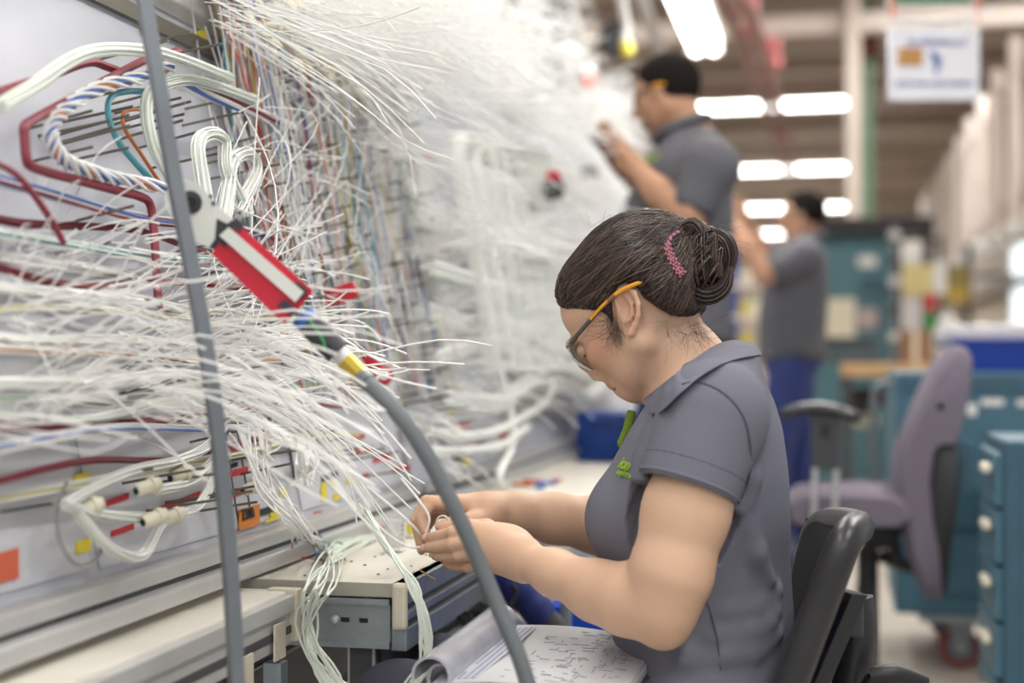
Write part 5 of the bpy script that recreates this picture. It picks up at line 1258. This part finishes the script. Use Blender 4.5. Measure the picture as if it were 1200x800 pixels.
slab_y([(1114, 404), (1126, 408), (1133, 420), (1132, 445), (1125, 480), (1115, 512), (1096, 512), (1088, 520), (1082, 560), (1086, 610), (1094, 650), (1098, 688), (1080, 690), (1066, 660), (1054, 610), (1048, 560), (1052, 522), (1070, 478), (1092, 430)], .22, 'backrest', m_purple, .03)
slab_y([(1094, 508), (1117, 506), (1119, 560), (1110, 630), (1104, 685), (1092, 684), (1086, 620), (1082, 560)], .19, 'back_shell', m_frm)
MB().lathe(pc(1102, 476, .218), (0, -1, 0), [(.010, 0), (.010, .002)], 10).build('maker_badge', m_ink, e)
slab_y([(922, 580), (935, 573), (1000, 570), (1050, 574), (1066, 585), (1068, 600), (1055, 608), (930, 606), (920, 595)], .235, 'seat', m_purple, .03)
slab_y([(935, 607), (1058, 607), (1050, 622), (945, 622)], .20, 'seat_pan', m_black)
slab_y([(1006, 622), (1052, 622), (1062, 662), (1050, 668), (1040, 640), (1010, 640)], .05, 'mechanism', m_black)
slab_y([(1008, 640), (1028, 644), (1022, 698), (1003, 694)], .025, 'lever_paddle', m_black)
MB().tube([pc(1092, 640), pc(1075, 668), pc(1030, 650)], .02, 8).build('back_bar', m_black, e, True)
for s in (1, -1):
    q = lambda u, v: pc(u, v, .27*s)
    MB().tube(crv([q(914, 487), q(935, 480), q(965, 479), q(990, 484), q(1008, 492)], 14), [.010]+[.016]*12+[.010], 8).build('arm_pad', m_frm, e, True)
    if s == 1: MB().tube(crv([q(918, 482), q(940, 475), q(965, 474), q(990, 480)], 12), .007, 8).build('pad_edge', m_alu, e, True)
    MB().prism([q(950, 484), q(984, 484), q(982, 552), q(951, 548)], Vector((0, .03*s, 0))).build('arm_housing', m_dark, e)
    MB().prism([q(962, 496), q(972, 496), q(972, 512), q(962, 512)], Vector((0, -.003*s, 0))).build('arm_slot', m_black, e)
    for (u, v0, v1) in ((955, 548, 628), (980, 550, 606)): MB().tube([q(u, v0), q(u-2, v1)], .008, 8).build('arm_post', m_alu, e, True)
    MB().tube([q(954, 625), pc(990, 618, .1*s)], .010, 8).build('arm_bracket', m_black, e, True)
MB().cyl((cx+.04, Yc, .10), (cx+.04, Yc, .52), .03, 14).build('gas_column', m_frm, e, True); star_base((cx+.04, Yc, 0), e, .32)
# ================================================================== cabinets
m_tealc = mat('teal_cabinet', (72, 112, 130), .45, var=.05, vs_=4); m_teald = mat('teal_cabinet_dark', (58, 94, 112), .5)
e = empty('rolling_cabinet', (.9, 5.3, 0), 'large teal rolling cabinet on red-wheeled casters with a blue tray on top', 'cabinet')
x0 = at(1046, 500, 4.95).x; y0 = 4.95; zb_ = CAMH-300/338.; zt = CAMH-15/338.
MB().bx(x0, x0+1.5, y0, y0+.75, zb_+.03, zt, bev=.012).build('body', m_tealc, e)
MB().bx(x0+.02, x0+1.48, y0-.006, y0, zt-.07, zt-.01, bev=.002).build('top_panel', m_teald, e)
for k in range(3): MB().bx(x0+.12, x0+1.46, y0-.012, y0, zt-.30-k*.22, zt-.10-k*.22, bev=.004).build('drawer_front', m_tealc, e)
MB().bx(x0+.08, x0+1.5, y0-.01, y0+.6, zb_+.005, zb_+.03, bev=.003).build('base_plate', m_galv, e)
for (u, v, w_, h_) in ((1139, 480, .03, .04), (1163, 471, .07, .022), (1198, 472, .03, .022)):
    q = pl(u, v, y0-.014); MB().box(q, (w_, .004, h_)).build('name_plate', m_paper, e)
for x in (x0+.22, x0+1.3):
    for y in (y0+.12, y0+.6):
        c = Vector((x, y, .068)); MB().cyl(c-Vector((0, .022, 0)), c+Vector((0, .022, 0)), .068, 24).build('wheel', mat('wheel_red', (150, 48, 52), .5), e, True)
        w2 = MB(); w2.cyl(c-Vector((0, .026, 0)), c+Vector((0, .026, 0)), .048, 20); w2.build('wheel_hub', m_steel, e, True)
        MB().cyl(c-Vector((0, .034, 0)), c+Vector((0, .034, 0)), .012, 10).build('axle', m_alu, e, True)
        for s in (-1, 1): MB().prism([c+Vector((-.02, s*.032, 0)), c+Vector((.02, s*.032, -.005)), c+Vector((.05, s*.032, .10)), c+Vector((-.05, s*.032, .10))], Vector((0, .004, 0))).build('fork', m_galv if s < 0 else m_dark, e)
P = crv([Vector((x0-.005, y0+.05, zt-.04)), Vector((x0-.06, y0+.05, zt-.06)), Vector((x0-.07, y0+.05, zt-.2)), Vector((x0-.06, y0+.05, zt-.36)), Vector((x0-.005, y0+.05, zt-.4))], 20); MB().tube(P, .014, 10).build('push_handle', m_steel, e, True)
bt = bin_((x0+.72, y0+.35, zt+.002), 1.06, .55, .105, mat('tray_blue', (34, 66, 158), .45), 'wide blue plastic tray on top of the rolling cabinet', name='blue_tray')
for k, (u, v, s) in enumerate(((1120, 402, .05), (1150, 400, .06), (1175, 402, .05), (1195, 400, .05))):
    q = pl(u, v, y0+.35); b = MB(); b.ell((q.x, q.y, zt+.06+.055), (s*1.6, s, .055), 0, 10); tag(b.build('parts_bag', mat('bag_grey', (178, 176, 180), .3), None, True), ['first', 'second', 'third', 'fourth'][k]+' pale plastic parts bag along the blue tray', 'bag', 'bags in the blue tray')
# nearer drawer unit, drawers face the aisle
xn = at(1176, 600, 3.2).x; yn = at(1176, 600, 3.2).y; zn = CAMH-(516-420)/FPX*3.2
e = empty('drawer_cabinet', (xn+.3, yn+.3, 0), 'narrow teal drawer cabinet with white plastic handles, nearest the empty chair', 'cabinet')
MB().bx(xn, xn+.6, yn, yn+.38, .05, zn, bev=.008).build('body', m_teald, e); MB().bx(xn+.03, xn+.6, yn+.03, yn+.36, 0, .05).build('plinth', m_black, e)
for x in (xn+.045, xn+.3): MB().bx(x, x+.006, yn-.004, yn, .06, zn-.02).build('side_rib', m_tealc, e)
nd = 6
for k in range(nd):
    za = .07+k*(zn-.09)/nd; zc = za+(zn-.09)/nd-.012
    df = MB().bx(xn-.018, xn, yn+.01, yn+.37, za, zc, bev=.003).build('drawer_front', m_tealc, e)
    MB().beam((xn-.032, yn+.03, zc-.035), (xn-.030, yn+.13, zc-.035), .022, .020, bev=.008).build('handle', m_cream, df)
# papers and dark instrument on the cabinet behind
e = empty('open_drawer_unit', at(1170, 540, 4.2), 'teal open drawer with brown parts inside between the cabinets', 'drawer')
q = at(1172, 530, 4.3); 
for s in (0, 1): MB().bx(q.x-.08, q.x+.22, q.y+.32*s, q.y+.32*s+.006, q.z-.12, q.z+.02).build('drawer_side', m_tealc, e)
MB().bx(q.x-.08, q.x+.22, q.y, q.y+.33, q.z-.125, q.z-.115).build('drawer_bottom', m_tealc, e); MB().bx(q.x-.086, q.x-.08, q.y, q.y+.33, q.z-.125, q.z+.02).build('drawer_front', m_teald, e)
MB().bx(q.x-.06, q.x+.2, q.y+.02, q.y+.30, q.z-.11, q.z+.0, bev=.01).build('parts_tray', mat('brown_parts', (140, 108, 90), .7), e)
MB().bx(q.x+.02, q.x+.12, q.y+.1, q.y+.2, 0, q.z-.125).build('pedestal', m_dark, e)
# ================================================================== far things along the aisle
m_wood = mat('wood_top', (196, 158, 112), .5, var=.12, vs_=6); m_brown = mat('cardboard', (132, 100, 78), .8); m_tealm = mat('machine_teal', (82, 122, 134), .5)
d = 8.5; a = at(986, 430, d); b_ = at(1100, 430, d); zt2 = CAMH-6/FPX*d
e = empty('wooden_bench', ((a.x+b_.x)/2, a.y+.3, 0), 'wooden-topped bench far down the aisle with a cardboard box on it', 'bench')
MB().bx(a.x, b_.x+.2, a.y, a.y+.7, zt2-.075, zt2, bev=.006).build('bench_top', m_wood, e)
for x in (a.x+.03, b_.x+.15):
    for y in (a.y+.05, a.y+.65): MB().bx(x-.03, x+.03, y-.03, y+.03, 0, zt2-.075).build('leg', m_dark, e)
MB().bx(a.x+.05, b_.x+.1, a.y+.05, a.y+.65, .25, .28).build('lower_shelf', m_dark, e)
def boxy(name, u0, u1, v0, v1, d, dep, m, label, cat, bev=.006, base=None):
    p0, p1 = at(u0, v1, d), at(u1, v0, d); z0 = base if base is not None else p0.z
    o = MB().bx(p0.x, p1.x, p0.y, p0.y+dep, z0, p1.z, bev=bev); return o.build(name, m), p0, p1
o, p0, p1 = boxy('cardboard_box', 1056, 1092, 386, 424, 8.7, .3, m_brown, '', '', base=zt2+.001); tag(o, 'brown cardboard box standing on the wooden bench', 'box')
MB().bx(p0.x+.07, p0.x+.10, p0.y-.002, p0.y, zt2+.002, p1.z, ).build('packing_tape', m_tape, o)
o, p0, p1 = boxy('storage_crate', 962, 1030, 395, 424, 8.8, .3, mat('crate_slate', (70, 84, 92), .5), '', '', base=zt2+.001); tag(o, 'slate grey storage crate standing on the wooden bench', 'crate')
MB().bx(p0.x+.03, p1.x-.03, p0.y-.004, p0.y, p1.z-.05, p1.z-.02).build('grip_slot', m_black, o)
# under the bench: dark bags and boxes
for k, (u0, u1, v0, v1, m, lab) in enumerate(((995, 1028, 455, 485, mat('bag_black', (40, 36, 40), .7), 'black bag stowed under the wooden bench'), (1010, 1040, 460, 474, mat('box_maroon', (96, 46, 54), .6), 'maroon box stowed under the wooden bench'), (1000, 1030, 480, 500, m_cream, 'pale carton stowed under the wooden bench'))):
    o, p0, p1 = boxy('stowed_box', u0, u1, v0, v1, 8.7+.1*k, .22, m, '', '', .02); tag(o, lab, 'box'); o.location.z += (.281 if k == 0 else .281)-p0.z if False else 0
# teal machine with dark header
d = 12.0; p0, p1 = at(950, 480, d), at(1046, 272, d)
e = empty('test_machine', ((p0.x+p1.x)/2, p0.y+.4, 0), 'tall teal test machine with a dark header and a white plate', 'machine')
MB().bx(p0.x, p1.x, p0.y, p0.y+.8, 0, p1.z, bev=.01).build('body', m_tealm, e)
q0, q1 = at(952, 276, d-.1), at(1092, 256, d-.1); MB().bx(q0.x, q1.x, q0.y-.05, q0.y+.9, q0.z, q1.z, bev=.01).build('header', m_black, e)
q = at(1016, 307, d-.01); MB().bx(q.x-.075, q.x+.075, p0.y-.012, p0.y, q.z-.045, q.z+.045).build('plate', m_paper, e)
for (u0, u1, v0, v1, m) in ((968, 1002, 350, 395, m_cream), (1004, 1028, 362, 385, mat('panel_pink', (190, 172, 172), .6)), (1008, 1044, 325, 345, m_teald)):
    a, b_ = at(u0, v1, d), at(u1, v0, d); MB().bx(a.x, b_.x, p0.y-.02, p0.y, a.z, b_.z, bev=.004).build('front_panel', m, e)
q = at(1085, 400, d); MB().bx(q.x-.04, q.x+.04, p0.y, p0.y+.1, 0, q0.z).build('support_leg', m_dark, e)
# pole stand with joints
d = 10.5; q = at(1048, 420, d); zt3 = CAMH+155/FPX*d
e = empty('pole_stand', (q.x, q.y, 0), 'slim grey pole stand with clamps before the teal machine', 'stand')
MB().cyl((q.x, q.y, .02), (q.x, q.y, zt3), .022, 10).build('pole', m_steel, e, True)
for k, f in enumerate((.45, .58, .68, .78, .86, .95)): MB().lathe((q.x, q.y, zt3*f), (0, 0, 1), [(.025, 0), (.045, .01), (.045, .06), (.025, .07)], 12).build('clamp', m_alu if k % 2 else m_dark, e, True)
MB().lathe((q.x, q.y, 0), (0, 0, 1), [(.22, 0), (.22, .02), (.03, .04)], 20).build('base', m_dark, e, True)
# notice rack with sheets
d = 11.2; p0, p1 = at(1054, 470, d), at(1102, 285, d)
e = empty('notice_rack', ((p0.x+p1.x)/2, p0.y, 0), 'upright rack hung with white and yellow striped sheets', 'rack')
for x in (p0.x, p1.x): MB().bx(x-.02, x+.02, p0.y, p0.y+.04, 0, p1.z+.05).build('post', m_dark, e)
for z in (p1.z, p1.z-.62, p1.z-1.2): MB().bx(p0.x, p1.x, p0.y, p0.y+.03, z, z+.03).build('cross_bar', m_dark, e)
def sheetp(u0, u1, v0, v1, m, nm='sheet', yo=0.0):
    a, b_ = at(u0, v1, d), at(u1, v0, d); return MB().bx(a.x, b_.x, p0.y-.012-yo, p0.y-.004-yo, a.z, b_.z).build(nm, m, e)
sheetp(1056, 1080, 282, 308, m_paper); s1 = sheetp(1057, 1092, 310, 346, mat('sheet_yellow', (226, 214, 164), .6)); sheetp(1094, 1108, 306, 345, m_paper); sheetp(1056, 1080, 350, 386, mat('sheet_grey', (206, 202, 204), .6))
for k in range(6):
    a, b_ = at(1059+k*5, 344, d), at(1066+k*5, 312, d); MB().beam((a.x, p0.y-.014, a.z), (b_.x, p0.y-.014, b_.z), .004, .02, up=(0, -1, 0)).build('stripe', m_yelw, s1)
sheetp(1083, 1096, 345, 365, m_red, 'red_tag', .02); sheetp(1083, 1096, 366, 386, mat('tag_green', (40, 140, 70), .6), 'green_tag', .02)
q = at(1110, 372, 10.8); e = empty('white_drum', (q.x, q.y, 0), 'tall white plastic drum on a stool by the notice rack', 'drum')
MB().lathe((q.x, q.y, 1.05), (0, 0, 1), [(.06, 0), (.075, .01), (.075, .26), (.05, .31), (.03, .33), (.03, .36)], 18).build('drum_body', m_white, e, True)
MB().bx(q.x-.1, q.x+.1, q.y-.1, q.y+.1, 1.02, 1.049).build('stool_top', m_dark, e); MB().cyl((q.x, q.y, 0), (q.x, q.y, 1.02), .03, 10).build('stool_leg', m_dark, e, True)
q = at(1121, 340, 12.5); e = empty('safety_sign_post', (q.x, q.y, 0), 'post with a yellow and olive sign board by the beige wall', 'sign'); MB().cyl((q.x+.1, q.y+.02, 0), (q.x+.1, q.y+.02, q.z+.4), .03, 8).build('post', m_dark, e, True); MB().bx(q.x-.11, q.x+.11, q.y-.02, q.y, q.z-.12, q.z+.22).build('sign_board', mat('sign_olive', (138, 122, 72), .6), e); MB().bx(q.x-.09, q.x+.09, q.y-.026, q.y-.02, q.z-.11, q.z+.02).build('yellow_panel', mat('sign_yellow', (190, 160, 66), .6), e)
# storage rack behind the far man
d = 10.5; p0, p1 = at(836, 470, d), at(900, 270, d); e = empty('storage_rack', ((p0.x+p1.x)/2, p0.y, 0), 'storage rack with blue uprights and yellow bins behind the far man', 'rack')
for u in (836, 860, 905): q = at(u, 400, d); MB().bx(q.x-.03, q.x+.03, q.y-.03, q.y+.03, 0, p1.z-.1).build('upright', mat('rack_blue', (46, 66, 150), .5), e)
for v in (335, 372, 410, 440): q = at(836, v, d); MB().bx(p0.x, at(905, v, d).x, p0.y-.02, p0.y+.4, q.z-.015, q.z+.015).build('rack_shelf', m_beamw, e)
for k, (u, v) in enumerate(((842, 330), (872, 330), (845, 366), (868, 368), (885, 366), (846, 404), (870, 405))):
    q = at(u, v, d); tag(MB().bx(q.x-.06, q.x+.06, q.y, q.y+.25, at(u, [335, 372, 410][0 if v < 340 else 1 if v < 380 else 2], d).z+.016, q.z+.09, bev=.006).build('parts_bin', [m_yelw, m_cream, m_dark][k % 3]), ['yellow', 'cream', 'dark'][k % 3]+' parts bin on the blue storage rack', 'bin', ['yellow', 'cream', 'dark'][k % 3]+' bins on the storage rack')
# ================================================================== overhead things
q = at(1094, 74, 5.0); rx = RT
e = empty('hanging_sign', q, 'white laminated sign with blue lettering hung from a bent white pipe', 'sign')
def sq(u, v, off=0.0): return at(u, v, 5.0-off)
MB().prism([sq(1040, 118), sq(1148, 117), sq(1148, 32), sq(1040, 33)], FW*.004).build('sign_panel', mat('laminated_white', (222, 222, 228), .3, coat=.5), e)
MB().tube(crv([sq(1037, 22), sq(1060, 24), sq(1095, 26), sq(1125, 22), sq(1150, 16), sq(1166, 8)], 20), .0085, 8).build('pipe', m_white, e, True)
for u in (1056, 1095, 1132): MB().prism([sq(u-3, 36), sq(u+3, 36), sq(u+3, 22), sq(u-3, 22)], FW*.006).build('hook', m_white, e)
m_bluet = mat('print_navy', (70, 84, 150), .5)
text_obj('sign_text', 'EN DESARROLLO', sq(1098, 50, .003), .027, RT, (0, 0, 1), m_bluet, e, .0004, .0008); text_obj('sign_text', 'SOLO PARA USO INTERNO', sq(1096, 98, .003), .0225, RT, (0, 0, 1), m_bluet, e, .0004, .0006)
MB().prism([sq(1052, 77, .001), sq(1081, 77, .001), sq(1081, 56, .001), sq(1052, 56, .001)], -FW*.002).build('sign_picture', mat('picture_ochre', (176, 128, 70), .6, var=.4, vs_=60), e)
MB().tube(crv([sq(1090, 60, .003), sq(1099, 72, .003), sq(1096, 88, .003)], 10), [.003, .007, .012, .014, .014, .012, .009, .006, .004, .002], 6).build('sign_swoosh', mat('swoosh_blue', (90, 116, 170), .5), e, True)
for u in (1046, 1146):
    MB().tube([sq(u, 24), sq(u, -10), at(u, -420, 5.0)], .006, 6).build('orange_cord', mat('cord_orange', (226, 96, 60), .6), e, True)
q0, q1 = at(1043, 6, 5.6), at(1140, -60, 5.6); e = empty('green_sign', (q0.x, q0.y, q0.z), 'green sign board with a white frame above the hanging white sign', 'sign')
MB().prism([at(1044, 4, 5.6), at(1138, 3, 5.6), at(1138, -70, 5.6), at(1044, -70, 5.6)], FW*.02).build('sign_board', mat('sign_green', (40, 124, 56), .5), e)
P = [at(1041, 7, 5.58), at(1141, 6, 5.58), at(1141, -72, 5.58), at(1041, -72, 5.58)]; MB().tube(P, .012, 6, closed=True).build('frame', m_white, e)
MB().tube([at(1090, -72, 5.6), at(1090, -1160, 5.6)], .008, 6).build('hanger', m_alu, e)
# red air line up at the ceiling
pts = [at(845, -30, 8), at(868, 20, 9.5), at(886, 70, 11.5), at(903, 120, 14), at(916, 165, 17), at(926, 205, 21)]
e = empty('air_line', pts[0], 'brownish red air line with pink couplings running along under the ceiling', 'pipe')
for s in (-1, 1): MB().tube([p+RT*.07*s for p in crv(pts, 20)], .045, 8).build('pipe_run', mat('pipe_redbrown', (156, 112, 106), .5), e, True)
for (u, v, d) in ((876, 16, 9.4), (882, 42, 10.3), (904, 62, 11.3), (906, 80, 11.8), (915, 160, 16.6)): MB().lathe(at(u, v, d), (0, 0, 1), [(.05, 0), (.07, .02), (.07, .10), (.05, .12)], 10).build('coupling', mat('coupling_pink', (226, 130, 132), .5), e, True)
for k in range(3): p = crv(pts, 20)[6*k+2]; MB().cyl(p, (p.x, p.y, 5.0), .01, 6).build('hanger', m_alu, e)
# tool balancer and lamp frame over the board
c = at(722, 46, 6.5); e = empty('tool_balancer', c, 'dark round tool balancer with white strap hanging over the board', 'tool balancer')
MB().lathe(c, FW, [(.035, -.06), (.075, -.05), (.085, -.02), (.085, .02), (.075, .05), (.035, .06)], 24).build('drum', m_dark, e, True); MB().tube([at(731, 58, 6.45), at(734, 30, 6.45), at(728, 0, 6.45), at(726, -300, 6.45)], .022, 8).build('strap', m_white, e, True); MB().cyl(at(733, 50, 6.42), at(736, 64, 6.42), .03, 10).build('tag', m_yel, e, True)
c = at(648, 18, 6.8); e = empty('tool_balancer', c, 'dark round tool balancer hanging beside the grey frame post', 'tool balancer'); MB().lathe(c, FW, [(.04, -.06), (.08, -.05), (.09, 0), (.08, .05), (.04, .06)], 20).build('drum', m_dark, e, True); MB().tube([c, at(650, -300, 6.8)], .012, 8).build('strap', m_dark, e, True)
e = empty('overhead_frame', (-1.1, 7, 0), 'pale aluminium overhead frame with slanting struts above the far boards', 'frame')
for (a, b_, d0_, d1_, w_, m) in (((655, -30), (682, 62), 6.5, 7.5, .05, m_white), ((622, 120), (622, -60), 7.0, 7.0, .06, m_beamw), ((676, 60), (676, -60), 9, 9, .08, m_beamw), ((728, -60), (778, 70), 7.2, 9.0, .06, m_alu), ((560, -2), (690, 0), 7.4, 7.6, .04, m_beamw), ((672, 116), (735, 92), 6.2, 5.9, .04, m_alu), ((700, 126), (740, 126), 6.0, 6.0, .035, m_white)):
    MB().beam(at(*a, d0_), at(*b_, d1_), w_, w_, bev=.004).build('strut', m, e)
for x, y in ((-1.55, 6.0), (-1.55, 8.0)): MB().bx(x-.03, x+.03, y-.03, y+.03, 0, 3.2).build('post', m_alu, e)
# dark connectors along the top of the far board
for k, (u, v, r, col) in enumerate(((596, 8, 12, 0), (612, 22, 14, 1), (604, 34, 12, 2), (622, 46, 13, 1), (636, 56, 14, 0), (650, 70, 12, 0), (640, 80, 11, 1), (660, 84, 11, 3), (648, 96, 12, 0), (668, 62, 10, 3), (600, 46, 9, 4), (630, 30, 10, 3), (690, 94, 9, 5), (690, 84, 9, 3), (655, 42, 9, 0), (676, 78, 8, 2))):
    d = 3.7+(u-590)*.014; p = at(u, v, d); R_ = r/FPX*d
    b = MB(); b.lathe(p, (.5, -.7, .3), [(R_*.6, -R_), (R_, -R_*.8), (R_, R_*.4), (R_*.7, R_*.5), (R_*.7, R_)], 12)
    cn_ = ['black', 'navy', 'grey', 'white', 'yellow', 'orange'][col]
    tag(b.build('cable_plug', [m_black, mat('plug_navy', (40, 46, 92), .4), m_dark, m_white, m_yel, mat('plug_orange', (232, 92, 48), .5)][col], None, True), cn_+' round cable plug on the wires at the top of the far board', 'cable plug', cn_+' plugs at the top of the far board')
for (u, v, col, lab) in ((690, 203, m_black, 'black round cable plug hanging on the middle board'), (648, 222, m_black, 'black plug with a red ring on the bent white looms')):
    p = onb(u, v, .2); b = MB(); b.lathe(p, (.6, -.75, 0), [(.02, -.03), (.028, -.02), (.028, .02), (.018, .03)], 14); o = tag(b.build('cable_plug', col, None, True), lab, 'cable plug')
    if 'red' in lab: MB().lathe(p+Vector((0, 0, .03)), (.6, -.75, 0), [(.02, -.012), (.024, 0), (.02, .012)], 12).build('red_ring', m_rt, o, True)
# pale pipe rack on the right
e = empty('pipe_rack', (1.4, 13, 0), 'rack of pale upright pipes along the beige wall', 'pipe rack')
for k in range(12):
    y = 8.2+k*1.15; MB().cyl((1.25, y, 1.9+.02*k), (1.25, y, 3.3), .05, 10).build('pipe', m_beamw, e, True)
    MB().lathe((1.25, y, 1.86+.02*k), (0, 0, 1), [(.03, 0), (.075, .02), (.075, .09), (.05, .11)], 10).build('pipe_collar', m_white, e, True)
for z in (2.2, 3.1): MB().bx(1.30, 1.36, 8, 21.5, z, z+.08).build('rail', m_beam, e)
for y in (8.1, 14.5, 21.3): MB().bx(1.30, 2.55, y-.03, y+.03, 2.2, 2.27).build('wall_bracket', m_dark, e)
# blue crate on a cart behind, left of the woman's chest
p0, p1 = at(673, 530, 4.4), at(738, 482, 4.4); e = empty('service_cart', ((p0.x+p1.x)/2, p0.y+.15, 0), 'pale grey service cart beyond the work tables', 'cart')
for z in (p0.z-.03, p0.z-.12, .2): MB().bx(p0.x-.02, p1.x+.1, p0.y-.02, p0.y+.4, z-.02, z, bev=.004).build('cart_shelf', m_white if z > .3 else m_dark, e)
for x in (p0.x, p1.x+.08):
    for y in (p0.y, p0.y+.38): MB().cyl((x, y, .06), (x, y, p0.z-.03), .014, 8).build('post', m_alu, e, True); MB().cyl((x-.012, y, .04), (x+.012, y, .04), .04, 14).build('caster', m_black, e, True)
g_ = MB(); g_.bx(p0.x, p1.x, p0.y, p0.y+.2, p0.z-.029, p1.z, bev=.02); o = tag(g_.build('blue_crate', mat('crate_blue', (38, 80, 166), .45), None, True), 'blue plastic crate standing on the service cart', 'crate'); MB().bx(p0.x+.05, p1.x-.05, p0.y-.004, p0.y, p1.z-.05, p1.z-.035).build('grip_slot', m_navy, o)
for k, (u, v, m) in enumerate(((625, 566, m_redw), (640, 568, m_blue), (652, 565, m_redw), (632, 572, m_blue), (612, 570, m_orw))):
    q = plZ(u, v, .757); tag(MB().box(q+Vector((0, 0, .005)), (.05, .012, .008), 0, Matrix.Rotation(k*.7, 3, 'Z'), .003).build('marker_sleeve', m), ['red', 'blue', 'red', 'blue', 'orange'][k]+' marker sleeve lying on the far white table', 'sleeve', 'marker sleeves on the far table')
